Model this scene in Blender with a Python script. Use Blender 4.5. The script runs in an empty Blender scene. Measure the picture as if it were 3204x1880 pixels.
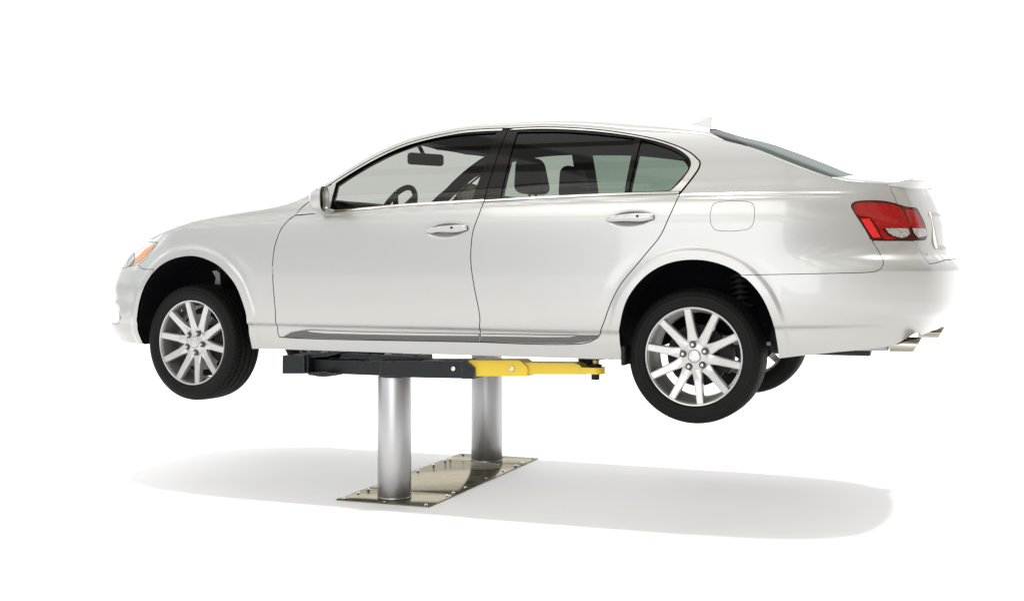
import bpy, bmesh, math, random
import numpy as np
from mathutils import Vector, Matrix
from mathutils.geometry import delaunay_2d_cdt

random.seed(7)
scene = bpy.context.scene
COL = scene.collection
PI = math.pi

# ------------------------------------------------------------------ camera
F_PX, CX, HZ = 3932.0, 1602.0, 804.8            # focal length and horizon in pixels of the 3204 px wide photograph
YAW = math.radians(20.87)
CAM = np.array([2.76, -6.785, 1.303])
CS, SN = math.cos(YAW), math.sin(YAW)

cd = bpy.data.cameras.new('camera')
cam = bpy.data.objects.new('camera', cd)
COL.objects.link(cam)
cam.location = CAM
cam.rotation_euler = (PI/2, 0, YAW)
cd.sensor_fit = 'HORIZONTAL'
cd.sensor_width = 36.0
cd.lens = 36.0*F_PX/3204.0
cd.shift_y = -(940.0-HZ)/3204.0
cd.clip_end = 500
scene.camera = cam


def project(P):
    d = P-CAM
    X = d[..., 0]*CS+d[..., 1]*SN
    Z = -d[..., 0]*SN+d[..., 1]*CS
    return np.stack([CX+F_PX*X/Z, HZ-F_PX*d[..., 2]/Z], -1)


def ray(px, py):
    X = (px-CX)/F_PX
    return np.array([X*CS-SN, X*SN+CS, -(py-HZ)/F_PX])


def at_y(px, py, y):
    """point of the view line through a photograph pixel on the plane y = const"""
    d = ray(px, py)
    return CAM+d*((y-CAM[1])/d[1])


def at_z(px, py, z):
    d = ray(px, py)
    return CAM+d*((z-CAM[2])/d[2])


ZO = {'D': (0, 0, .78652), 'A': (340, 560, 2.0536), 'B': (860, 360, 3.2308), 'C': (1500, 360, 3.15), 'E': (2200, 360, 2.9302),
      'F': (2500, 540, 2.3857), 'G': (1900, 780, 2.6414), 'H': (840, 1000, 2.2105), 'P': (1000, 1160, 3.15), 'N': (340, 720, 3.89),
      'M': (940, 560, 10.56), 'K': (860, 1070, 6.6316), 'Y': (1740, 1080, 11.377), 'R': (2840, 540, 4.622), 'X': (2640, 960, 6.3),
      'Q': (2100, 600, 2.7386), 'U': (360, 540, 3.6), 'W': (1300, 660, 12.325), 'T': (2640, 600, 8.218), 'V': (840, 600, 2.7386), 'Z': (1440, 600, 2.7386), 'S': (0, 0, 1)}


def px(view, *pts):
    x0, y0, s = ZO[view]
    return [(x0+a/s, y0+b/s) for a, b in pts]


# ------------------------------------------------------------------ small numeric tools
def pchip(x, y):
    x = np.asarray(x, float)
    y = np.asarray(y, float)
    h = np.diff(x)
    d = np.diff(y)/h
    m = np.zeros_like(y)
    for i in range(1, len(x)-1):
        if d[i-1]*d[i] > 0:
            w1, w2 = 2*h[i]+h[i-1], h[i]+2*h[i-1]
            m[i] = (w1+w2)/(w1/d[i-1]+w2/d[i])
    m[0], m[-1] = d[0], d[-1]

    def f(t):
        t = np.clip(np.asarray(t, float), x[0], x[-1])
        i = np.clip(np.searchsorted(x, t)-1, 0, len(x)-2)
        s = (t-x[i])/h[i]
        return ((1+2*s)*(1-s)**2*y[i]+s*(1-s)**2*h[i]*m[i]+s*s*(3-2*s)*y[i+1]+s*s*(s-1)*h[i]*m[i+1])
    return f


def cspline(t, P):
    """natural cubic spline through the points P at parameters t"""
    t = np.asarray(t, float)
    P = np.asarray(P, float)
    n = len(t)
    h = np.diff(t)
    A = np.zeros((n, n))
    B = np.zeros_like(P)
    A[0, 0] = A[-1, -1] = 1
    for i in range(1, n-1):
        A[i, i-1], A[i, i], A[i, i+1] = h[i-1], 2*(h[i-1]+h[i]), h[i]
        B[i] = 6*((P[i+1]-P[i])/h[i]-(P[i]-P[i-1])/h[i-1])
    M = np.linalg.solve(A, B)

    def f(q):
        q = np.asarray(q, float)
        i = np.clip(np.searchsorted(t, q)-1, 0, n-2)
        a = (t[i+1]-q)/h[i]
        b = (q-t[i])/h[i]
        hh = h[i]**2/6
        if P.ndim > 1:
            a, b, hh = a[..., None], b[..., None], hh[..., None]
        return a*P[i]+b*P[i+1]+((a**3-a)*M[i]+(b**3-b)*M[i+1])*hh
    return f


def smooth(a, b, x):
    t = np.clip((x-a)/(b-a), 0, 1)
    return t*t*(3-2*t)


def catmull(pts, n=6, closed=False):
    """denser, rounded copy of a polyline"""
    P = np.asarray(pts, float)
    m = len(P)
    out = []
    for i in range(m if closed else m-1):
        p1, p2 = P[i], P[(i+1) % m]
        p0 = P[i-1] if (i > 0 or closed) else 2*p1-p2
        p3 = P[(i+2) % m] if (i+2 < m or closed) else 2*p2-p1
        for k in range(n):
            t = k/n
            out.append(.5*(2*p1+(p2-p0)*t+(2*p0-5*p1+4*p2-p3)*t*t+(3*p1-p0-3*p2+p3)*t**3))
    if not closed:
        out.append(P[-1])
    return np.array(out)


def resample(P, step, closed=True):
    P = np.asarray(P, float)
    out = []
    n = len(P)
    for i in range(n if closed else n-1):
        a, b = P[i], P[(i+1) % n]
        L = np.linalg.norm(b-a)
        if L < 1e-7:
            continue
        k = max(1, int(math.ceil(L/step)))
        for j in range(k):
            out.append(a+(b-a)*j/k)
    if not closed:
        out.append(P[-1])
    return np.array(out)


def inside(pts, poly):
    x, y = pts[:, 0], pts[:, 1]
    r = np.zeros(len(pts), bool)
    n = len(poly)
    for i in range(n):
        x1, y1 = poly[i]
        x2, y2 = poly[(i+1) % n]
        if y1 == y2:
            continue
        c = (y1 > y) != (y2 > y)
        r ^= c & (x < (x2-x1)*(y-y1)/(y2-y1)+x1)
    return r


def seg_dist(pts, poly, closed=True):
    d = np.full(len(pts), 1e9)
    n = len(poly)
    for i in range(n if closed else n-1):
        a, b = np.asarray(poly[i]), np.asarray(poly[(i+1) % n])
        ab = b-a
        L = ab@ab
        if L < 1e-14:
            continue
        t = np.clip(((pts-a)@ab)/L, 0, 1)
        d = np.minimum(d, np.hypot(pts[:, 0]-a[0]-t*ab[0], pts[:, 1]-a[1]-t*ab[1]))
    return d


def area(P):
    P = np.asarray(P)
    return .5*np.sum(P[:, 0]*np.roll(P[:, 1], -1)-np.roll(P[:, 0], -1)*P[:, 1])


def grow(P, d):
    """closed polygon moved outwards by d (inwards when negative)"""
    P = np.asarray(P, float)
    keep = [i for i in range(len(P)) if np.linalg.norm(P[i]-P[i-1]) > 1e-5]
    P = P[keep]
    s = 1 if area(P) > 0 else -1
    e = np.roll(P, -1, 0)-P
    e /= np.linalg.norm(e, axis=1)[:, None]
    n = np.stack([e[:, 1], -e[:, 0]], 1)*s
    b = n+np.roll(n, 1, 0)
    b /= np.maximum(np.linalg.norm(b, axis=1)[:, None], 1e-6)
    c = np.maximum((b*n).sum(1), .45)
    return P+b*(d/c)[:, None]


# ------------------------------------------------------------------ materials
def principled(name, base, rough=.5, metal=0., coat=0., spec=.5, noise=0., nscale=8., rvar=0., bump=0., bscale=60., coat_rough=.03):
    m = bpy.data.materials.new(name)
    m.use_nodes = True
    nt = m.node_tree
    b = nt.nodes['Principled BSDF']
    b.inputs['Base Color'].default_value = (*base, 1)
    b.inputs['Roughness'].default_value = rough
    b.inputs['Metallic'].default_value = metal
    b.inputs['Coat Weight'].default_value = coat
    b.inputs['Coat Roughness'].default_value = coat_rough
    b.inputs['Specular IOR Level'].default_value = spec
    tc = nt.nodes.new('ShaderNodeTexCoord')
    if noise or rvar:
        n = nt.nodes.new('ShaderNodeTexNoise')
        n.inputs['Scale'].default_value = nscale
        n.inputs['Detail'].default_value = 6
        nt.links.new(tc.outputs['Object'], n.inputs['Vector'])
        if noise:
            r = nt.nodes.new('ShaderNodeMix')
            r.data_type = 'RGBA'
            r.inputs['A'].default_value = (*[c*(1-noise) for c in base], 1)
            r.inputs['B'].default_value = (*[min(1, c*(1+noise)) for c in base], 1)
            nt.links.new(n.outputs['Fac'], r.inputs['Factor'])
            nt.links.new(r.outputs['Result'], b.inputs['Base Color'])
        if rvar:
            r = nt.nodes.new('ShaderNodeMapRange')
            r.inputs['From Min'].default_value = .3
            r.inputs['From Max'].default_value = .7
            r.inputs['To Min'].default_value = max(0, rough-rvar)
            r.inputs['To Max'].default_value = rough+rvar
            nt.links.new(n.outputs['Fac'], r.inputs['Value'])
            nt.links.new(r.outputs['Result'], b.inputs['Roughness'])
    if bump:
        n2 = nt.nodes.new('ShaderNodeTexNoise')
        n2.inputs['Scale'].default_value = bscale
        n2.inputs['Detail'].default_value = 4
        nt.links.new(tc.outputs['Object'], n2.inputs['Vector'])
        bp = nt.nodes.new('ShaderNodeBump')
        bp.inputs['Strength'].default_value = bump
        bp.inputs['Distance'].default_value = .004
        nt.links.new(n2.outputs['Fac'], bp.inputs['Height'])
        nt.links.new(bp.outputs['Normal'], b.inputs['Normal'])
    return m


def glass_mat(name, tint, refl=1.0, rough=0.0, ior=1.5, mixf=.05):
    """thin pane: tinted straight-through light plus a Fresnel reflection"""
    m = bpy.data.materials.new(name)
    m.use_nodes = True
    nt = m.node_tree
    nt.nodes.clear()
    o = nt.nodes.new('ShaderNodeOutputMaterial')
    tr = nt.nodes.new('ShaderNodeBsdfTransparent')
    tr.inputs['Color'].default_value = (*tint, 1)
    gl = nt.nodes.new('ShaderNodeBsdfGlossy')
    gl.inputs['Color'].default_value = (refl, refl, refl, 1)
    gl.inputs['Roughness'].default_value = rough
    fr = nt.nodes.new('ShaderNodeFresnel')
    fr.inputs['IOR'].default_value = ior
    mx = nt.nodes.new('ShaderNodeMixShader')
    if ior > 1.1:
        nt.links.new(fr.outputs['Fac'], mx.inputs['Fac'])
    else:
        mx.inputs['Fac'].default_value = mixf
    nt.links.new(tr.outputs['BSDF'], mx.inputs[1])
    nt.links.new(gl.outputs['BSDF'], mx.inputs[2])
    nt.links.new(mx.outputs['Shader'], o.inputs['Surface'])
    return m


M = {}
M['paint'] = principled('pearl_white_paint', (.390, .386, .370), .33, .4, 1.0, noise=.02, nscale=900, coat_rough=.06)
M['gap'] = principled('dark_inner_metal', (.012, .012, .012), .8)
M['black'] = principled('black_plastic', (.008, .008, .009), .55, spec=.2, noise=.2, nscale=40)
M['liner'] = principled('wheel_well_liner', (.004, .004, .006), .85, spec=.1, noise=.3, nscale=20, bump=.3, bscale=30)
M['gloss_black'] = principled('gloss_black_pillar', (.005, .0045, .0042), .06, 0, .0, spec=.28)
M['seal'] = principled('rubber_seal', (.008, .008, .008), .5, spec=.2)
M['chrome'] = principled('bright_trim', (.74, .72, .68), .20, 1)
M['moulding'] = principled('smoked_chrome_moulding', (.105, .105, .098), .16, 1)
M['alloy'] = principled('painted_alloy', (.465, .46, .445), .28, .5, .3, noise=.03, nscale=60)
M['barrel'] = principled('dark_rim_barrel', (.19, .18, .155), .4, .5, noise=.25, nscale=14)  # beige-grey copy of the alloy, darker between the spokes
M['rubber'] = None
M['rotor'] = principled('brake_disc_steel', (.16, .15, .14), .35, .9, noise=.15, nscale=30)
M['iron'] = principled('cast_iron', (.010, .010, .010), .6, .1, spec=.2, noise=.3, nscale=30)
M['trim'] = principled('dark_cabin_trim', (.011, .0135, .0105), .7, spec=.15, noise=.15, nscale=30)
M['seat'] = principled('black_leather', (.008, .008, .0075), .5, spec=.25, noise=.2, nscale=20, bump=.2, bscale=200)
M['glass'] = glass_mat('tinted_window_glass', (.205, .238, .212), refl=.75)
M['glass_front'] = glass_mat('front_window_glass', (.345, .352, .335), refl=.75)
M['glass_rear'] = glass_mat('rear_window_glass', (.12, .15, .14), refl=.7, ior=1.05, mixf=.10)
M['screen'] = glass_mat('windscreen_glass', (.31, .318, .305), ior=1.05)
M['mirror'] = principled('mirror_glass', (.42, .42, .27), .03, 1)
M['red'] = principled('red_lens', (.24, .003, .003), .12, 0, .5, noise=.5, nscale=45, bump=.25, bscale=70)
M['red_bright'] = principled('red_reflector', (.55, .009, .008), .2, 0, .4, noise=.15, nscale=120, bump=.3, bscale=300)
M['red_dark'] = principled('dark_red_lens', (.05, .004, .003), .08, 0, .4)
M['clear_lens'] = principled('clear_faceted_lens', (.40, .39, .36), .12, .6, 1.0, noise=.8, nscale=90, bump=1.0, bscale=110)
M['amber'] = principled('amber_lens', (.58, .19, .04), .2, 0, .4, noise=.12, nscale=60)
M['lamp_bowl'] = principled('headlamp_reflector', (.40, .375, .30), .2, .6, .6, noise=.35, nscale=25, bump=.5, bscale=25)
M['lamp_dark'] = principled('headlamp_dark_lens', (.09, .085, .07), .12, .2, .5, noise=.5, nscale=30)
M['arm_black'] = principled('black_painted_steel', (.0065, .0088, .011), .42, 0, 0, spec=.28, noise=.45, nscale=12, rvar=.1, bump=.15, bscale=90)
M['arm_yellow'] = principled('yellow_painted_steel', (.62, .43, .008), .38, 0, .15, noise=.06, nscale=14, rvar=.08, bump=.06, bscale=90)


def worn_edges(m, colour, amount):
    """paint rubbed off along the edges: where a rounded normal differs from the true one"""
    nt = m.node_tree
    b = nt.nodes['Principled BSDF']
    src = b.inputs['Base Color'].links[0].from_socket
    bv = nt.nodes.new('ShaderNodeBevel')
    bv.samples = 4
    bv.inputs['Radius'].default_value = .007
    ge = nt.nodes.new('ShaderNodeNewGeometry')
    vm = nt.nodes.new('ShaderNodeVectorMath')
    vm.operation = 'DOT_PRODUCT'
    nt.links.new(bv.outputs['Normal'], vm.inputs[0])
    nt.links.new(ge.outputs['Normal'], vm.inputs[1])
    mr = nt.nodes.new('ShaderNodeMapRange')
    mr.inputs['From Min'].default_value = .985
    mr.inputs['From Max'].default_value = .88
    nt.links.new(vm.outputs['Value'], mr.inputs['Value'])
    no = nt.nodes.new('ShaderNodeTexNoise')
    no.inputs['Scale'].default_value = 22
    no.inputs['Detail'].default_value = 5
    m2 = nt.nodes.new('ShaderNodeMapRange')
    m2.inputs['From Min'].default_value = .42
    m2.inputs['From Max'].default_value = .60
    m2.inputs['To Max'].default_value = amount
    nt.links.new(no.outputs['Fac'], m2.inputs['Value'])
    mu = nt.nodes.new('ShaderNodeMath')
    mu.operation = 'MULTIPLY'
    nt.links.new(mr.outputs['Result'], mu.inputs[0])
    nt.links.new(m2.outputs['Result'], mu.inputs[1])
    mx = nt.nodes.new('ShaderNodeMix')
    mx.data_type = 'RGBA'
    nt.links.new(mu.outputs[0], mx.inputs['Factor'])
    nt.links.new(src, mx.inputs['A'])
    mx.inputs['B'].default_value = (*colour, 1)
    nt.links.new(mx.outputs['Result'], b.inputs['Base Color'])


worn_edges(M['arm_black'], (.16, .155, .145), .8)
worn_edges(M['arm_yellow'], (.30, .22, .06), .55)
M['zinc'] = principled('zinc_bolt', (.55, .54, .5), .25, 1, noise=.1, nscale=60)
M['brass'] = principled('olive_plated_screw', (.30, .25, .06), .3, .9)
M['ram'] = principled('chromed_ram_steel', (.46, .455, .46), .38, 1, noise=.03, nscale=5)
M['plate'] = None
M['floorpan'] = principled('bounce_floor_pan', (.48, .48, .48), .6, noise=.15, nscale=6)  # unseen underside coloured pale to bounce light into the shadow below
M['exhaust'] = principled('polished_exhaust_steel', (.40, .37, .31), .22, 1)
M['pocket'] = principled('shadowed_lug_seat', (.045, .044, .042), .5, .3)  # dark discs: the shade inside the lug holes put into the colour
M['pin'] = principled('flash_bright_pin', (.88, .88, .84), .3, 0)  # near-white colour carries the flash glint on the pins
M['white'] = principled('white_plastic', (.75, .75, .72), .3, 0, .5)

# tyre rubber with sipes cut round the tread
m = principled('tyre_rubber', (.0045, .0043, .0042), .62, spec=.15, noise=.25, nscale=25)
nt = m.node_tree
b = nt.nodes['Principled BSDF']
tc = nt.nodes.new('ShaderNodeTexCoord')
sp = nt.nodes.new('ShaderNodeSeparateXYZ')
nt.links.new(tc.outputs['Object'], sp.inputs['Vector'])


def mth(nt, op, a, b=None, c=None):
    n = nt.nodes.new('ShaderNodeMath')
    n.operation = op
    for i, v in enumerate((a, b, c)):
        if v is None:
            continue
        if isinstance(v, (int, float)):
            n.inputs[i].default_value = v
        else:
            nt.links.new(v, n.inputs[i])
    return n.outputs[0]


ang = mth(nt, 'ARCTAN2', sp.outputs['Z'], sp.outputs['X'])
rad = mth(nt, 'SQRT', mth(nt, 'ADD', mth(nt, 'MULTIPLY', sp.outputs['X'], sp.outputs['X']), mth(nt, 'MULTIPLY', sp.outputs['Z'], sp.outputs['Z'])))
skew = mth(nt, 'MULTIPLY', mth(nt, 'ABSOLUTE', mth(nt, 'ADD', sp.outputs['Y'], -.10)), 34.0)
saw = mth(nt, 'FRACT', mth(nt, 'ADD', mth(nt, 'MULTIPLY', ang, 72/(2*PI)), skew))
groove = mth(nt, 'MINIMUM', mth(nt, 'MULTIPLY', mth(nt, 'ABSOLUTE', mth(nt, 'ADD', saw, -.5)), 7.0), 1.0)
isT = mth(nt, 'MINIMUM', mth(nt, 'MAXIMUM', mth(nt, 'MULTIPLY', mth(nt, 'ADD', rad, -.309), 160.0), 0.0), 1.0)
hgt = mth(nt, 'ADD', 1.0, mth(nt, 'MULTIPLY', isT, mth(nt, 'ADD', groove, -1.0)))
bp = nt.nodes.new('ShaderNodeBump')
bp.inputs['Strength'].default_value = 1.0
bp.inputs['Distance'].default_value = .010
nt.links.new(hgt, bp.inputs['Height'])
nt.links.new(bp.outputs['Normal'], b.inputs['Normal'])
M['rubber'] = m

# brushed floor plate: smeared steel, a warm wall's reflection put into its tan
m = bpy.data.materials.new('polished_floor_plate_steel')
m.use_nodes = True
nt = m.node_tree
b = nt.nodes['Principled BSDF']
tc = nt.nodes.new('ShaderNodeTexCoord')
mp = nt.nodes.new('ShaderNodeMapping')
mp.inputs['Scale'].default_value = (3, 9, 9)
nt.links.new(tc.outputs['Object'], mp.inputs['Vector'])
n = nt.nodes.new('ShaderNodeTexNoise')
n.inputs['Scale'].default_value = 1.6
n.inputs['Detail'].default_value = 8
n.inputs['Roughness'].default_value = .7
nt.links.new(mp.outputs['Vector'], n.inputs['Vector'])
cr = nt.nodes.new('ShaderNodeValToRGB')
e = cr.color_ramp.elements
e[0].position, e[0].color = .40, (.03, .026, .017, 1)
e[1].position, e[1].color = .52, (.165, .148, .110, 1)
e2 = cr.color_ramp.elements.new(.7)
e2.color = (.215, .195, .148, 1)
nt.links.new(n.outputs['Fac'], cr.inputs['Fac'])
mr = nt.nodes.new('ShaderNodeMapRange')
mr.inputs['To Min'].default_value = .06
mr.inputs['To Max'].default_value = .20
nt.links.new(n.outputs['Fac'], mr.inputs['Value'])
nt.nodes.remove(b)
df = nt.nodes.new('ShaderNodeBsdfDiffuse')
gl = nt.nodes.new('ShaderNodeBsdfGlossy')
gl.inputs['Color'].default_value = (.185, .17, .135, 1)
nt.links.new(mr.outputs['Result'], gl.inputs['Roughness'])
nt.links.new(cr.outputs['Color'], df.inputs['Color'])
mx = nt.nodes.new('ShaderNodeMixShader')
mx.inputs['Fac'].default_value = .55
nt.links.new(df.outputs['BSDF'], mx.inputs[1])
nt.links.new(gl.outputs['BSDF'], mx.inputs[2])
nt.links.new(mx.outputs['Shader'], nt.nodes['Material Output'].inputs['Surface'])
M['plate'] = m


# ------------------------------------------------------------------ object helpers
def link(o, parent=None):
    COL.objects.link(o)
    if parent is not None:
        o.parent = parent
    return o


def empty(name, parent=None, loc=(0, 0, 0)):
    o = bpy.data.objects.new(name, None)
    o.location = loc
    o.empty_display_size = .1
    return link(o, parent)


def tag(o, label, cat, group=None):
    o['label'] = label
    o['category'] = cat
    if group:
        o['group'] = group


def mesh_obj(name, V, F, mat, parent=None, N=None, smooth_faces=None, mats=None, mat_idx=None):
    me = bpy.data.meshes.new(name)
    me.from_pydata([tuple(v) for v in V], [], [tuple(int(i) for i in f) for f in F])
    for mm in (mats or [mat]):
        me.materials.append(mm)
    if mat_idx is not None:
        me.polygons.foreach_set('material_index', np.asarray(mat_idx, np.int32))
    me.polygons.foreach_set('use_smooth', np.ones(len(F), bool) if smooth_faces is None else np.asarray(smooth_faces, bool))
    me.update()
    if N is not None:
        me.normals_split_custom_set_from_vertices([tuple(n) for n in N])
    return link(bpy.data.objects.new(name, me), parent)


def bm_obj(name, bm, mat, parent=None, bevel=0, segs=2, angle=40, flat=False):
    if bevel:
        es = [e for e in bm.edges if len(e.link_faces) == 2 and e.calc_face_angle(0) > math.radians(30)]
        bmesh.ops.bevel(bm, geom=es, offset=bevel, segments=segs, profile=.5, affect='EDGES', clamp_overlap=True)
    bmesh.ops.recalc_face_normals(bm, faces=bm.faces)
    me = bpy.data.meshes.new(name)
    bm.to_mesh(me)
    bm.free()
    me.materials.append(mat)
    if not flat:
        me.polygons.foreach_set('use_smooth', np.ones(len(me.polygons), bool))
        me.set_sharp_from_angle(angle=math.radians(angle))
    return link(bpy.data.objects.new(name, me), parent)


def add_box(bm, lo, hi, rz=0, taper=None):
    c = [(a+b)/2 for a, b in zip(lo, hi)]
    s = [abs(b-a) for a, b in zip(lo, hi)]
    r = bmesh.ops.create_cube(bm, size=1, matrix=Matrix.Translation(c) @ Matrix.Rotation(rz, 4, 'Z') @ Matrix.Diagonal((*s, 1)))
    return r['verts']


def add_cyl(bm, p0, p1, r0, r1=None, n=32):
    p0, p1 = Vector(p0), Vector(p1)
    d = p1-p0
    mat = Matrix.Translation((p0+p1)/2) @ d.to_track_quat('Z', 'Y').to_matrix().to_4x4()
    return bmesh.ops.create_cone(bm, cap_ends=True, segments=n, radius1=r0, radius2=r0 if r1 is None else r1, depth=d.length, matrix=mat)['verts']


def add_prism(bm, pts, axis, a, b):
    """closed 2D outline (in the two other axes) extruded along an axis"""
    def mk(p, h):
        q = list(p)
        q.insert(axis, h)
        return bm.verts.new(q)
    A = [mk(p, a) for p in pts]
    B = [mk(p, b) for p in pts]
    bm.faces.new(A)
    bm.faces.new(B[::-1])
    n = len(pts)
    for i in range(n):
        bm.faces.new((A[i], B[i], B[(i+1) % n], A[(i+1) % n]))


def add_lathe(bm, prof, n=64, closed=False, mat=None):
    """profile of (radius, axial) pairs turned about the Y axis"""
    rings = []
    for r, a in prof:
        rings.append([bm.verts.new((r*math.cos(2*PI*k/n), a, r*math.sin(2*PI*k/n))) for k in range(n)])
    m = len(rings)
    for i in range(m if closed else m-1):
        A, B = rings[i], rings[(i+1) % m]
        for k in range(n):
            bm.faces.new((A[k], A[(k+1) % n], B[(k+1) % n], B[k]))
    return rings


def add_tube(bm, pts, r, n=12):
    P = [Vector(p) for p in pts]
    rings = []
    for i, p in enumerate(P):
        t = (P[min(i+1, len(P)-1)]-P[max(i-1, 0)]).normalized()
        q = t.to_track_quat('Z', 'Y')
        rings.append([bm.verts.new(p+q @ Vector((r*math.cos(2*PI*k/n), r*math.sin(2*PI*k/n), 0))) for k in range(n)])
    for A, B in zip(rings, rings[1:]):
        for k in range(n):
            bm.faces.new((A[k], A[(k+1) % n], B[(k+1) % n], B[k]))
    bm.faces.new(rings[0][::-1])
    bm.faces.new(rings[-1])


# ------------------------------------------------------------------ the body surface
# plan outline of the car at its widest level, from the middle of the nose along the near side to the middle of the tail
plan = [(-2.30, 0), (-2.285, .25), (-2.235, .46), (-2.13, .64), (-1.96, .765), (-1.72, .845), (-1.425, .882), (-1.0, .902), (-.4, .911), (.3, .914),
        (.9, .914), (1.425, .908), (1.8, .892), (2.1, .858), (2.34, .785), (2.49, .66), (2.575, .46), (2.612, .23), (2.62, 0)]
pl = np.array(plan)
ext = np.vstack([pl[2:0:-1]*[1, -1], pl, pl[-2:-4:-1]*[1, -1]])
tt = np.concatenate([[0], np.cumsum(np.linalg.norm(np.diff(ext, axis=0), axis=1))])
sp_ = cspline(tt, ext)
q = np.linspace(tt[2], tt[-3], 4000)
den = sp_(q)
U_T = np.concatenate([[0], np.cumsum(np.linalg.norm(np.diff(den, axis=0), axis=1))])
U_END = U_T[-1]
tan = np.gradient(den, U_T, axis=0)
tan /= np.linalg.norm(tan, axis=1)[:, None]
# outward normal in (x, half-width)
NRM = np.stack([-tan[:, 1], tan[:, 0]], 1)


def base(u):
    return (np.interp(u, U_T, den[:, 0]), np.interp(u, U_T, den[:, 1]), np.interp(u, U_T, NRM[:, 0]), np.interp(u, U_T, NRM[:, 1]))


side_f = pchip([.70, .80, .85, .885, .925, .946, .956, 1.0, 1.1, 1.2, 1.3, 1.4, 1.48, 1.56, 1.60, 1.65, 1.75, 1.85, 1.95, 2.0, 2.05, 2.15],
               [.14, .085, .063, .052, .044, .0215, .0165, .0095, .0025, .0, .001, .0055, .0125, .026, .040, .066, .121, .183, .258, .302, .352, .46])
front_f = pchip([.70, .80, .88, .93, 1.05, 1.12, 1.2, 1.25, 1.3, 1.35, 1.4, 1.45, 1.6], [.09, .03, .0, .0, .008, .012, .035, .055, .085, .125, .18, .25, .45])
rear_f = pchip([.70, .80, .85, .936, 1.0, 1.05, 1.1, 1.2, 1.24, 1.287, 1.32, 1.376, 1.453, 1.544, 1.6, 1.641, 1.72, 1.9],
               [.20, .155, .135, .105, .06, .018, .004, 0, 0, .022, .052, .075, .080, .105, .125, .145, .185, .30])
low_f = pchip([-2.4, -1.6, -1.0, 1.2, 1.7, 2.2, 2.7], [-.01, -.008, 0, .0, .034, .052, .075])
crease_f = pchip([-2.4, -1.9, -1.75, -.95, .2, 1.2, 2.2, 2.7], [1.42, 1.445, 1.455, 1.494, 1.553, 1.580, 1.588, 1.59])

ARCH = []       # wheel-arch outlines on the surface, filled below
BOWL = []       # door-handle bowls


def inset(u, z, xb):
    wf = smooth(-1.45, -2.12, xb)
    wr = smooth(1.95-.2*smooth(.96, 1.12, z), 2.45, xb)
    lo = low_f(xb)
    zz = z-lo*smooth(1.15, .95, z)
    s = side_f(zz)*(1-wf)*(1-wr)+front_f(z)*wf+rear_f(z)*wr
    s = s+.038*smooth(-1.98, -2.14, xb)*smooth(.915, .932, z)*smooth(1.03, .955, z)-.012*smooth(-1.95, -2.15, xb)*np.exp(-((z-.905)/.03)**2)
    # the shoulder line: two shallow steps running the length of the body
    zc = crease_f(xb)
    fade = smooth(-2.0, -1.65, xb)*smooth(2.3, 2.05, xb)
    s = s+fade*(.0045*smooth(zc-.004, zc+.004, z)-.002*smooth(zc+.004, zc+.012, z)+.006*smooth(zc+.016, zc+.024, z)-.0085*smooth(zc+.03, zc+.10, z))
    if ARCH:
        sh = np.broadcast_shapes(np.shape(u), np.shape(z))
        uz = np.stack([np.broadcast_to(u, sh).ravel(), np.broadcast_to(z, sh).ravel()], 1)
        for k, A in enumerate(ARCH):
            near = np.abs(uz[:, 0]-A[:, 0].mean()) < .75
            d = np.full(len(uz), 9.)
            if near.any():
                d[near] = seg_dist(uz[near], A, False)
            d = d.reshape(sh)
            s = s-.0075*smooth(.062, .036, d)+.0015*np.exp(-((d-.085)/.03)**2)
    for (cu, cz, a, bb, tilt, dep) in BOWL:
        du, dz = u-cu, z-cz
        e1, e2 = du*math.cos(tilt)+dz*math.sin(tilt), -du*math.sin(tilt)+dz*math.cos(tilt)
        r2 = np.clip((e1/a)**2+(e2/bb)**2, 0, 1)
        s = s+dep*smooth(1.0, .35, np.sqrt(r2))
    return s


def S(u, z):
    u = np.asarray(u, float)
    z = np.asarray(z, float)
    xb, wb, nx, nw = base(u)
    i = inset(u, z, xb)
    return np.stack(np.broadcast_arrays(xb-nx*i, -(wb-nw*i), z), -1)


def normals(fn, u, v, flip=1, h=.003):
    a = fn(u+h, v)-fn(u-h, v)
    b = fn(u, v+h)-fn(u, v-h)
    n = np.cross(a, b)*flip
    return n/np.maximum(np.linalg.norm(n, axis=-1), 1e-12)[..., None]


class Chart:
    def __init__(self, fn, us, vs, flip):
        self.fn, self.flip = fn, flip
        self.reset(us, vs)

    def reset(self, us, vs):
        self.U, self.V = np.meshgrid(us, vs, indexing='ij')
        self.P = project(self.fn(self.U, self.V))
        N = normals(self.fn, self.U, self.V, self.flip)
        self.vis = ((CAM-self.fn(self.U, self.V))*N).sum(-1) > .02

    def inv(self, pts):
        """chart coordinates of the surface points seen at these photograph pixels"""
        out = []
        for p in pts:
            p = np.asarray(p, float)
            d = np.hypot(self.P[..., 0]-p[0], self.P[..., 1]-p[1])
            d = np.where(self.vis, d, d+1e5)
            i = np.unravel_index(np.argmin(d), d.shape)
            a = np.array([self.U[i], self.V[i]])
            for _ in range(12):
                h = 1e-3
                f0 = project(self.fn(a[0], a[1]))
                J = np.stack([(project(self.fn(a[0]+h, a[1]))-f0)/h, (project(self.fn(a[0], a[1]+h))-f0)/h], 1)
                try:
                    st = np.linalg.solve(J, p-f0)
                except np.linalg.LinAlgError:
                    break
                a = a+np.clip(st, -.05, .05)
                if np.abs(p-f0).max() < .02:
                    break
            out.append(a)
        return np.array(out)


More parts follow.
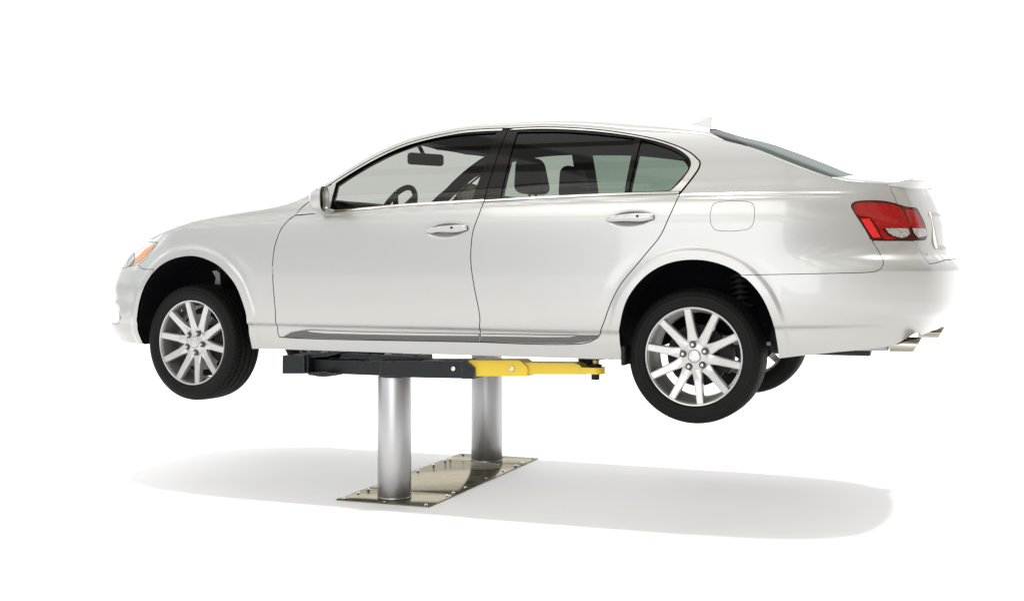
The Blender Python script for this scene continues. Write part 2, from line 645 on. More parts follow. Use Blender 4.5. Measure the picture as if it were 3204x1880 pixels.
SC = Chart(S, np.linspace(.02, U_END-.02, 420), np.linspace(.72, 2.12, 110), 1)
arch_front_px = px('A', (222, 1062), (200, 1010), (185, 950), (183, 880), (195, 800), (218, 720), (255, 645), (305, 580), (365, 535), (430, 508), (510, 494),
                   (580, 500), (650, 525), (710, 560), (770, 620), (820, 690), (860, 790), (885, 880), (900, 960), (912, 1040), (922, 1090))
arch_rear_px = px('G', (125, 912), (108, 800), (100, 710), (105, 620), (130, 500), (175, 390), (250, 285), (340, 200), (450, 135), (570, 98), (700, 85), (830, 95), (960, 130),
                  (1080, 190), (1180, 275), (1260, 370), (1320, 480), (1365, 600), (1390, 700), (1410, 820), (1418, 903))
aF, aR = SC.inv(arch_front_px), SC.inv(arch_rear_px)
ARCH[:] = [aF, aR]
SC.reset(np.linspace(.02, U_END-.02, 420), np.linspace(.72, 2.12, 110))
aF, aR = SC.inv(arch_front_px), SC.inv(arch_rear_px)
ARCH[:] = [catmull(aF, 2), catmull(aR, 2)]
hb1 = SC.inv(px('W', (1190, 735)))[0]
hb2 = SC.inv(px('C', (1490, 1020)))[0]
hl1 = SC.inv(px('W', (390, 790), (2020, 650), (1190, 400), (1190, 1080)))
hl2 = SC.inv(px('C', (1250, 1040), (1728, 995), (1490, 932), (1490, 1112)))
for c, L in ((hb1, hl1), (hb2, hl2)):
    BOWL.append((c[0], c[1], abs(L[1][0]-L[0][0])/2, abs(L[2][1]-L[3][1])/2, .05, .012))
SC.reset(np.linspace(.02, U_END-.02, 420), np.linspace(.72, 2.12, 110))

# upper edge of the body side: hood edge, door-top line, edge of the rear window, trunk edge
edge_px = px('S', (470, 751), (499, 737), (554, 715), (610, 698), (666, 686), (721, 676), (777, 667), (832, 658), (888, 646), (925, 634), (960, 617), (1000, 592)) + \
    px('B', (540, 703), (700, 598), (900, 478), (1100, 373), (1300, 288), (1500, 228), (1700, 183), (1900, 148), (2100, 130), (2360, 120)) + \
    px('C', (600, 106), (900, 113), (1200, 136), (1500, 165), (1750, 176), (1950, 182)) + \
    px('E', (0, 186), (200, 248), (460, 318), (760, 434), (1000, 524), (1190, 587), (1320, 612), (1500, 626), (1700, 640), (1900, 668), (2030, 668))
eU = SC.inv(edge_px)
eU = np.vstack([[0, 1.385], [.25, 1.39], [.5, eU[0][1]+.0], eU, [U_END-.18, 1.645], [U_END, 1.646]])
eU = eU[np.argsort(eU[:, 0])]
eU = eU[np.concatenate([[True], np.diff(eU[:, 0]) > .01])]
ztop = pchip(eU[:, 0], eU[:, 1])

# ------------------------------------------------------------------ the upper surface: hood, windscreen, roof, rear window, trunk
ue = np.concatenate([np.linspace(0, U_END, 700)])
EP = S(ue, ztop(ue))
xE, yE, zE = EP[:, 0], np.maximum(-EP[:, 1], 0), EP[:, 2]
o_ = np.argsort(xE)
xE, yE, zE = xE[o_], yE[o_], zE[o_]
X0, X1 = xE[0], xE[-1]
sil_px = px('U', (350, 735), (500, 655), (700, 580), (900, 515), (1100, 470), (1300, 432), (1500, 400), (1700, 372), (1900, 340), (2035, 303)) + \
    px('B', (500, 690), (700, 556), (900, 432), (1100, 325), (1300, 240), (1500, 180), (1700, 133), (1900, 95), (2100, 70), (2300, 55)) + \
    px('C', (200, 55), (400, 40), (700, 25), (1000, 18), (1250, 22), (1500, 35), (1750, 55), (2000, 80), (2300, 140)) + \
    px('E', (200, 152), (400, 195), (650, 265), (900, 345), (1100, 425), (1300, 500), (1460, 562), (1650, 574), (1850, 588), (2000, 590))
sil = np.array(sil_px)
hx = [X0, -2.0, -1.5, -1.0, -.7, -.4, 0, .6, 1.1, 1.5, 1.9, 2.1, 2.35, X1]
hh = [0, .02, .05, .09, .12, .12, .09, .08, .07, .07, .06, .03, .02, 0]
kx = np.array(sorted(set(list(np.linspace(X0, X1, 46)))))
kh = np.interp(kx, hx, hh)
hfun = [pchip(kx, kh)]


def T(x, v):
    """v = 0 at the near edge, 1 on the centre line"""
    x = np.asarray(x, float)
    v = np.asarray(v, float)
    ye = np.interp(x, xE, yE)
    ze = np.interp(x, xE, zE)
    ph = v*PI/2
    return np.stack(np.broadcast_arrays(x, -ye*np.cos(ph), ze+hfun[0](x)*np.sin(ph)), -1)


for it in range(14):
    gx, gv = np.meshgrid(np.linspace(X0, X1, 500), np.linspace(0, 1, 40), indexing='ij')
    TP = T(gx, gv)
    pp = project(TP)
    dx_, dh_ = [], []
    for sx, sy in sil:
        w = np.abs(pp[..., 0]-sx) < 4
        if not w.any():
            continue
        yy = np.where(w, pp[..., 1], 1e9)
        i = np.unravel_index(np.argmin(yy), yy.shape)
        zc = -(TP[i][0]-CAM[0])*SN+(TP[i][1]-CAM[1])*CS
        f = max(.25, math.sin(gv[i]*PI/2))
        dx_.append(TP[i][0])
        dh_.append((yy[i]-sy)*zc/F_PX/f)
    dx_, dh_ = np.array(dx_), np.array(dh_)
    o_ = np.argsort(dx_)
    add = np.interp(kx, dx_[o_], dh_[o_])
    kh = np.clip(kh+.7*add, 0.0, .30)
    kh = np.convolve(np.pad(kh, 1, mode='edge'), [.2, .6, .2], 'valid')
    kh[0] = kh[-1] = 0
    hfun[0] = pchip(kx, kh)
print('silhouette residual (m):', np.round(dh_[o_], 3).tolist())
print('crown height:', np.round(kh, 3).tolist())
QS = .75                                     # chart width of the half roof


def TQ(x, qv):
    return T(x, np.asarray(qv)/QS)


TC = Chart(TQ, np.linspace(X0+.01, X1-.01, 400), np.linspace(.001, QS, 60), 1)


# ------------------------------------------------------------------ panels cut from a surface
def panel(name, poly, holes, fn, flip, mat, parent, du=.02, dv=.012, off=0., thick=.012, mirror=False, both=False, dome=None, collect=None, fine=False, arch=False):
    poly = resample(poly, min(du, dv*1.6))
    holes = [resample(h, min(du, dv*1.6)) for h in holes]
    lo, hi = poly.min(0), poly.max(0)
    gu = np.arange(lo[0]+du/2, hi[0], du)
    gv_ = np.arange(lo[1]+dv/2, hi[1], dv)
    G = np.stack(np.meshgrid(gu, gv_, indexing='ij'), -1).reshape(-1, 2)
    k = inside(G, poly)
    for h in holes:
        k &= ~inside(G, h)
    if arch:
        k2 = np.zeros(len(G), bool)
        for A in ARCH:
            k2 |= (seg_dist(G, A, False) < .15)
        k &= ~k2
        fu, fv = np.meshgrid(np.arange(lo[0], hi[0], .0085), np.arange(lo[1], hi[1], .0085), indexing='ij')
        fp = np.stack([fu, fv], -1).reshape(-1, 2)
        fp = fp[inside(fp, poly)]
        kk = np.zeros(len(fp), bool)
        for A in ARCH:
            kk |= seg_dist(fp, A, False) < .15
        fp = fp[kk]
        for h in holes:
            fp = fp[~inside(fp, h)]
        G = np.vstack([G, fp])
        k = np.concatenate([k, np.ones(len(fp), bool)])
    if fine:
        for (cu, cz, a, bb, tl_, dp) in BOWL:
            fu, fv = np.meshgrid(np.arange(cu-a-.015, cu+a+.015, .0045), np.arange(cz-bb-.015, cz+bb+.015, .004), indexing='ij')
            fp = np.stack([fu, fv], -1).reshape(-1, 2)
            box = (np.abs(G[:, 0]-cu) < a+.017) & (np.abs(G[:, 1]-cz) < bb+.017)
            k &= ~box
            fp = fp[inside(fp, poly)]
            G = np.vstack([G, fp])
            k = np.concatenate([k, np.ones(len(fp), bool)])
    G = G[k]
    if len(G):
        d = seg_dist(G, poly)
        for h in holes:
            d = np.minimum(d, seg_dist(G, h))
        G = G[d > .45*min(du, dv)]
    co, ed = [], []
    for L in [poly]+holes:
        n0 = len(co)
        co += [tuple(p) for p in L]
        ed += [(n0+i, n0+(i+1) % len(L)) for i in range(len(L))]
    co += [tuple(p) for p in G]
    vs, es, fs, ov, oe, of = delaunay_2d_cdt([Vector(c) for c in co], ed, [], 0, 1e-6)
    uv = np.array([tuple(v) for v in vs])
    tri = np.array([tuple(f) for f in fs])
    c = uv[tri].mean(1)
    k = inside(c, poly)
    for h in holes:
        k &= ~inside(c, h)
    tri = tri[k]
    A = uv[tri]
    ar = (A[:, 1, 0]-A[:, 0, 0])*(A[:, 2, 1]-A[:, 0, 1])-(A[:, 2, 0]-A[:, 0, 0])*(A[:, 1, 1]-A[:, 0, 1])
    tri = tri[np.abs(ar) > 1e-11]
    ar = ar[np.abs(ar) > 1e-11]
    tri[ar < 0] = tri[ar < 0][:, ::-1]
    used = np.unique(tri)
    rm = -np.ones(len(uv), int)
    rm[used] = np.arange(len(used))
    uv, tri = uv[used], rm[tri]
    o = np.full(len(uv), float(off))
    if dome:
        r, hgt = dome
        d = np.minimum(seg_dist(uv, poly), r)/r
        o = o-hgt*np.sqrt(np.clip(1-(1-d)**2, 0, 1))
    N = normals(fn, uv[:, 0], uv[:, 1], flip)
    P = fn(uv[:, 0], uv[:, 1])-N*o[:, None]
    NN = N.copy()
    if dome:
        acc = np.zeros_like(P)
        fnrm = np.cross(P[tri[:, 1]]-P[tri[:, 0]], P[tri[:, 2]]-P[tri[:, 0]])
        for j in range(3):
            np.add.at(acc, tri[:, j], fnrm)
        acc *= np.sign((acc*N).sum(1))[:, None]
        NN = acc/np.maximum(np.linalg.norm(acc, axis=1), 1e-12)[:, None]
    if flip < 0:
        tri = tri[:, ::-1]
    V, NV, Fc = [P], [NN], [tri]
    if thick:
        from collections import Counter
        E = {}
        for t in tri:
            for j in range(3):
                a, b_ = int(t[j]), int(t[(j+1) % 3])
                if (b_, a) in E:
                    del E[(b_, a)]
                else:
                    E[(a, b_)] = 1
        n0 = len(P)
        VR, NR, FR = [], [], []
        for (a, b_) in E:
            p, q_ = P[a], P[b_]
            p2, q2 = p-N[a]*thick, q_-N[b_]*thick
            nn = np.cross(q_-p, p2-p)
            nn = -nn/max(np.linalg.norm(nn), 1e-12)
            i = n0+len(VR)
            VR += [p, q_, q2, p2]
            NR += [-nn]*4
            FR.append((i, i+3, i+2)), FR.append((i, i+2, i+1))
        if VR:
            V.append(np.array(VR))
            NV.append(np.array(NR))
            Fc.append(np.array(FR))
    V, NV, Fc = np.vstack(V), np.vstack(NV), np.vstack(Fc)
    if mirror or both:
        Vm, Nm = V*[1, -1, 1], NV*[1, -1, 1]
        Fm = Fc[:, ::-1]
        if both:
            Fc = np.vstack([Fc, Fm+len(V)])
            V, NV = np.vstack([V, Vm]), np.vstack([NV, Nm])
        else:
            V, NV, Fc = Vm, Nm, Fm
    if collect is not None:
        collect.append((V, NV, Fc))
        return None
    return mesh_obj(name, V, Fc, mat, parent, N=NV)


def joined(name, parts, mat, parent):
    V, N, Fa, n = [], [], [], 0
    for v, nn, f in parts:
        V.append(v)
        N.append(nn)
        Fa.append(f+n)
        n += len(v)
    return mesh_obj(name, np.vstack(V), np.vstack(Fa), mat, parent, N=np.vstack(N))


def ribbon(name, line, w, mat, parent, off=-.003, thick=.006, side=1, mirror=False):
    """narrow strip lying on the body side along a line of chart points"""
    L = np.asarray(line, float)
    t = np.gradient(L, axis=0)
    t /= np.maximum(np.linalg.norm(t, axis=1), 1e-9)[:, None]
    n = np.stack([-t[:, 1], t[:, 0]], 1)*side
    w = np.asarray(w, float).reshape(-1, 1) if np.ndim(w) else w
    poly = np.vstack([L, (L+n*w)[::-1]])
    return panel(name, poly, [], S, 1, mat, parent, du=.02, dv=.006, off=off, thick=thick, mirror=mirror)


def shifted(line, d):
    L = np.asarray(line, float)
    t = np.gradient(L, axis=0)
    t /= np.maximum(np.linalg.norm(t, axis=1), 1e-9)[:, None]
    return L+np.stack([t[:, 1], -t[:, 0]], 1)*d


def sp_inv(*p, n=5, closed=False):
    """photograph points on the body side -> rounded chart line"""
    return catmull(SC.inv(list(p)), n, closed)


# ================================================================== THE CAR
car = empty('car', loc=(0, 0, .52))
tag(car, 'pearl white four door sedan raised off the floor on the lift', 'car')
CAR_ORIGIN = (0, 0, .52)


def car_part(o):
    return o


# everything below is written in world coordinates, so children of the car subtract the car's own origin
_old_link = link


def link(o, parent=None):
    COL.objects.link(o)
    if parent is not None:
        o.parent = parent
        o.matrix_parent_inverse = WORLD_INV.get(parent.name, Matrix.Identity(4))
    return o


class _WI(dict):
    def get(self, name, default=None):
        ob = bpy.data.objects.get(name)
        mm = Matrix.Identity(4)
        chain = []
        while ob is not None:
            chain.append(ob)
            ob = ob.parent
        for ob in reversed(chain):
            mm = mm @ ob.matrix_parent_inverse @ Matrix.LocRotScale(ob.location, ob.rotation_euler, ob.scale)
        return mm.inverted()


WORLD_INV = _WI()

G2 = .0023     # half a panel gap
# ---- outlines
gap_top = px('B', (540, 715), (700, 610), (900, 490), (1100, 385), (1300, 300), (1500, 240), (1700, 195), (1900, 160), (2100, 142), (2360, 132))
gap_top2 = px('C', (285, 132), (600, 118), (900, 125), (1200, 148), (1500, 190), (1750, 240), (1950, 305), (2080, 370), (2150, 430), (2178, 470), (2165, 530), (2120, 600), (2050, 690), (1978, 778))
gap_rear = px('C', (1978, 778)) + px('Z', (1870, 45), (1830, 130), (1775, 250), (1730, 350), (1680, 425), (1600, 520), (1500, 640), (1440, 710), (1370, 800), (1310, 910), (1265, 1020), (1230, 1120), (1200, 1212), (1178, 1250))
gap_b_up = px('C', (285, 132), (45, 860))
gap_b = px('C', (45, 860)) + px('V', (1810, 180), (1775, 270), (1750, 350), (1738, 450), (1733, 550), (1738, 650), (1755, 770), (1780, 900), (1800, 1000), (1812, 1100), (1815, 1200), (1818, 1276))
gap_front = px('B', (360, 865), (270, 940), (205, 1015)) + px('U', (1950, 540), (1870, 640), (1820, 760), (1790, 880), (1775, 1020), (1772, 1150)) + px('V', (36, 640), (38, 760), (48, 900), (60, 1040), (65, 1130), (80, 1200), (95, 1245))
sill_line = px('V', (95, 1245)) + px('H', (300, 132), (700, 141), (1100, 148), (1467, 155))
sill_line2 = px('H', (1467, 155), (1800, 168), (2100, 170), (2210, 157)) + px('Z', (1178, 1250))

c_top, c_top2 = sp_inv(*gap_top), sp_inv(*gap_top2)
c_rear, c_bu, c_b, c_front = sp_inv(*gap_rear), sp_inv(*gap_b_up), sp_inv(*gap_b), sp_inv(*gap_front)
c_sill, c_sill2 = sp_inv(*sill_line), sp_inv(*sill_line2)
mirror_gap = sp_inv(*px('B', (360, 865), (450, 785), (540, 715)))

front_door_o = np.vstack([mirror_gap[:-1], c_top[:-1], c_bu[:-1], c_b[:-1], c_sill[::-1][:-1], c_front[::-1][:-1]])
rear_door_o = np.vstack([c_top2[:-1], c_rear[:-1], c_sill2[::-1][:-1], c_b[::-1][:-1], c_bu[::-1][:-1]])
both_o = np.vstack([mirror_gap[:-1], c_top[:-1], c_top2[:-1], c_rear[:-1], c_sill2[::-1][:-1], c_sill[::-1][:-1], c_front[::-1][:-1]])

# belt: lower edge of the bright strip under the windows
belt = sp_inv(*px('B', (205, 1018), (330, 1005), (560, 985)), *px('B', (860, 962), (1350, 918), (1990, 882), (2115, 873)), *px('C', (45, 860), (500, 832), (1000, 808), (1500, 790), (1978, 778)), n=4)
belt = resample(belt, .006, False)
belt_top = sp_inv(*px('B', (560, 962), (860, 945), (1350, 900), (1990, 862), (2120, 855)), *px('C', (50, 838), (500, 810), (1000, 786), (1440, 766), (1870, 747)), n=4)

glass1 = sp_inv(*px('B', (625, 700), (800, 582), (1000, 467), (1200, 367), (1400, 292), (1600, 242), (1800, 212), (2000, 192), (2240, 178)), n=4)
glass1 = np.vstack([glass1, SC.inv(px('B', (2120, 520), (1990, 860), (1350, 900), (860, 943), (580, 960)))])
glass2 = sp_inv(*px('C', (375, 168), (800, 165), (1100, 184), (1350, 210), (1538, 232)), n=4)
glass2 = np.vstack([glass2, SC.inv(px('C', (1435, 764), (1000, 784), (500, 808), (207, 824)))])
glass3 = sp_inv(*px('C', (1590, 245), (1800, 305), (1950, 366), (2035, 430), (2068, 495), (2035, 565), (1960, 652), (1890, 728), (1850, 746)), n=4)
glass3 = np.vstack([glass3, SC.inv(px('C', (1470, 760)))])

light_tail = catmull(SC.inv(px('T', (200, 350), (230, 300), (320, 255), (500, 235), (700, 230), (900, 235), (1100, 255), (1300, 300), (1500, 355), (1650, 395), (1800, 410), (1870, 425), (1930, 500),
                                (2000, 640), (2070, 790), (2110, 920), (2135, 1060), (2135, 1160), (2110, 1215), (2050, 1245), (1900, 1250), (1500, 1250), (1000, 1248), (730, 1245), (620, 1080), (480, 850),
                                (330, 620), (240, 470), (200, 400))), 3, True)
hl = SC.inv(px('N', (405, 146), (500, 150), (597, 152), (560, 212), (480, 312), (410, 387), (360, 425), (280, 435), (215, 456)))
hl_front = np.array([[hl[-1][0]-.10, hl[-1][1]-.006], [hl[-1][0]-.22, hl[-1][1]+.01], [hl[-1][0]-.26, hl[-1][1]+.05], [hl[-1][0]-.2, hl[-1][1]+.10], [hl[0][0]-.12, hl[0][1]-.03], [hl[0][0]-.05, hl[0][1]-.008]])
light_head = np.vstack([hl, hl_front])
fuel = catmull(SC.inv(px('Q', (335, 200), (345, 145), (365, 105), (415, 87), (520, 79), (640, 83), (690, 98), (712, 135), (714, 200), (705, 265), (675, 310), (625, 328), (500, 338), (390, 330), (350, 295), (336, 245))), 3, True)

glass1_far = glass1.copy()
g0_ = glass1[:, 0].min()
glass1_far[:, 0] -= .078*smooth(g0_+.5, g0_+.05, glass1[:, 0])
# outline of the whole side
print('eU tail', np.round(eU[-14:], 3).tolist())
print('chart', U_END, 'arches', aF[0], aF[-1], aR[0], aR[-1], 'glass', glass1[0], 'tail', light_tail.min(0), light_tail.max(0), 'head', light_head.min(0), light_head.max(0))
bot_front = SC.inv(px('S', (378, 1066), (410, 1073)))
bot_mid = SC.inv(px('S', (800, 1090.5), (1000, 1096), (1300, 1106), (1600, 1115), (1930, 1125)))
bot_rear = SC.inv(px('S', (2500, 1114), (2625, 1101.5), (2751, 1089), (2800, 1080), (2835, 1060), (2860, 1044), (2872, 1041), (2882, 1050)))
tail_bot = np.array([[U_END-.62, .92], [U_END-.4, .945], [U_END, .95]])
tail_bot = tail_bot[tail_bot[:, 0] > bot_rear[-1][0]+.03]
bottom = np.vstack([[[0, .81], [bot_front[0][0]*.5, .805]], bot_front, catmull(aF, 3), bot_mid, catmull(aR, 3), bot_rear, tail_bot])
tu = np.linspace(0, U_END, 260)
top = np.stack([tu, ztop(tu)], 1)
outline = np.vstack([bottom, top[::-1]])

# front bumper below this line, rear bumper behind this line
seam_front = SC.inv(px('N', (552, 478), (470, 479), (410, 470), (378, 448), (362, 430)))
bump_f = np.vstack([bottom[:2+len(bot_front)], catmull(aF, 3)[:0]])
aFd = catmull(aF, 3)
kF = int(np.argmin(np.hypot(*(aFd-seam_front[0]).T)))
front_bumper_o = np.vstack([[[0, .81], [bot_front[0][0]*.5, .805]], bot_front, aFd[:kF], seam_front, hl[6:], hl_front[:2], [[.30, hl_front[1][1]+.0], [0, hl_front[1][1]]]])
seam_rear = catmull(SC.inv(px('Q', (590, 715), (1000, 707), (1500, 697), (1700, 690), (1770, 675), (1810, 640), (1818, 600), (1805, 560), (1770, 495), (1722, 422))), 4)
aRd = catmull(aR, 3)
kR = int(np.argmin(np.hypot(*(aRd-seam_rear[0]).T)))
tail_under = SC.inv(px('T', (760, 1256), (1200, 1258), (1600, 1260), (1830, 1262)))
lid_low = SC.inv(px('R', (105, 1003), (190, 1150), (250, 1240), (310, 1322), (400, 1308), (540, 1262)))
rear_bumper_o = np.vstack([aRd[kR+1:], bot_rear, tail_bot, [[U_END, lid_low[-1][1]+.004]], (lid_low-[0, 0])[::-1], tail_under[::-1], seam_rear[::-1]])
lid_side = SC.inv(px('T', (1390, 285), (1310, 140), (1235, 10)) + px('E', (1716, 652)))
lid_tail = light_tail[[i for i in range(len(light_tail))]]
i0 = int(np.argmin(np.hypot(*(light_tail-lid_side[0]).T)))
i1 = int(np.argmin(np.hypot(*(light_tail-lid_low[0]).T)))
tseg = light_tail[min(i0, i1):max(i0, i1)+1]
if i0 > i1:
    tseg = tseg[::-1]
tp = np.array([[u_, float(ztop(u_))] for u_ in np.linspace(lid_side[-1][0]+.02, U_END, 40)])
lid_o = np.vstack([tseg, lid_low[1:], [[U_END, lid_low[-1][1]+.008]], tp[::-1], lid_side[::-1][:-1]])

# ---- body shell: side without doors, bumpers, lamps, trunk lid and fuel door, and the upper surface without hood, glass and lid
body_bits = []
side_holes = [grow(both_o, G2), grow(light_tail, .002), grow(light_head, .0035), grow(fuel, .0012)]
cut = [grow(front_bumper_o, .0018), grow(rear_bumper_o, .0018), grow(lid_o, .0018)]


def clip_out(poly, cuts):
    return poly


def panel_cut(poly, holes, **kw):
    """panel() whose cut-outs may cross the border"""
    return panel(kw.pop('name'), poly, holes, S, 1, kw.pop('mat'), kw.pop('parent'), **kw)


panel_cut(outline, side_holes+cut, name='body', mat=M['paint'], parent=None, both=True, collect=body_bits, du=.02, dv=.010, arch=True)

# upper surface regions in (x, q)
ws_low = np.array([[-.87, .23], [-.98, .35], [-1.06, .55], [-1.08, QS]])
ws = np.vstack([ws_low, [[-.33, QS], [-.30, .5], [-.25, .33], [-.20, .28], [-.22, .255], [-.34, .245], [-.55, .24], [-.75, .235]]])
bl_low = TC.inv(px('E', (60, 160), (200, 236), (460, 304), (760, 420), (1000, 512), (1180, 572)))
bl = np.vstack([bl_low, [[bl_low[-1][0]+.05, .16], [bl_low[-1][0]+.09, .35], [bl_low[-1][0]+.12, QS], [1.43, QS], [1.43, .45], [1.45, .25]]])
print('backlight', np.round(bl, 2).tolist())
hood = np.vstack([[[X0+.02, QS], [X0+.02, .3], [X0+.10, .14], [-1.9, .12], [-1.4, .13], [-1.05, .14]], ws_low-[.03, 0]])
lid_top = np.array([[2.08, QS], [2.06, .4], [2.10, .25], [2.18, .16], [2.30, .10], [X1-.02, .10], [X1-.005, .4], [X1-.005, QS]])
roof_o = np.array([[X0+.004, 0], [X1-.004, 0], [X1-.004, QS], [X0+.004, QS]])
panel('body', roof_o, [ws, bl, grow(hood, .002)], TQ, 1, M['paint'], None, du=.025, dv=.02, both=True, collect=body_bits, thick=.008)
body = joined('body', body_bits, M['paint'], car)

bits = []
panel('hood', np.vstack([grow(hood, -.002)]), [], TQ, 1, M['paint'], None, du=.03, dv=.025, both=True, collect=bits, thick=.01)
joined('hood', bits, M['paint'], car)
for nm, po, mt in (('windscreen', ws, M['screen']), ('rear_window', bl, M['glass_rear'])):
    bits = []
    panel(nm, po, [], TQ, 1, mt, None, du=.04, dv=.03, both=True, off=.004, thick=0, collect=bits)
    joined(nm, bits, mt, car)

for nm, po, lab in (('bumper', front_bumper_o, None), ('bumper', rear_bumper_o, None), ('trunk_lid', lid_o, None)):
    bits = []
    panel(nm, grow(po, -.0014), [], S, 1, M['paint'], None, both=True, collect=bits, du=.009, dv=.009)
    joined(nm, bits, M['paint'], car)

panel('fuel_door', grow(fuel, -.0010), [], S, 1, M['paint'], car, du=.02, dv=.012)

# dark frame behind the gaps, which is also the inner trim of doors and pillars
dlo = [grow(glass1, -.005), grow(np.vstack([glass2]), -.010), grow(glass3, -.010)]
bits = []
inner = grow(outline, -.003)
low_ = grow(outline, -.003)[:len(bottom)]
lift_ = .035*smooth(2.3, 2.5, tu)*smooth(4.5, 4.2, tu)
inner = np.vstack([low_, np.stack([tu, ztop(tu)-.003+lift_], 1)[::-1]])
ii = inner[(inner[:, 0] > .25) & (inner[:, 0] < U_END-.2)]
panel('x', ii, dlo, S, 1, M['trim'], None, collect=bits, du=.04, dv=.03, off=.024, thick=.0)
panel('x', ii, [grow(glass1_far, -.005)]+dlo[1:], S, 1, M['trim'], None, mirror=True, collect=bits, du=.04, dv=.03, off=.024, thick=.0)
panel('x', np.array([[-.80, .004], [1.3, .004], [1.5, .03], [1.3, QS], [-.31, QS], [-.28, .5], [-.23, .34], [-.175, .235], [-.34, .225], [-.55, .22], [-.72, .21], [-.80, .20]]), [], TQ, 1, M['trim'], None, both=True, collect=bits, du=.05, dv=.05, off=.028, thick=0)
joined('cabin_trim', bits, M['trim'], car)

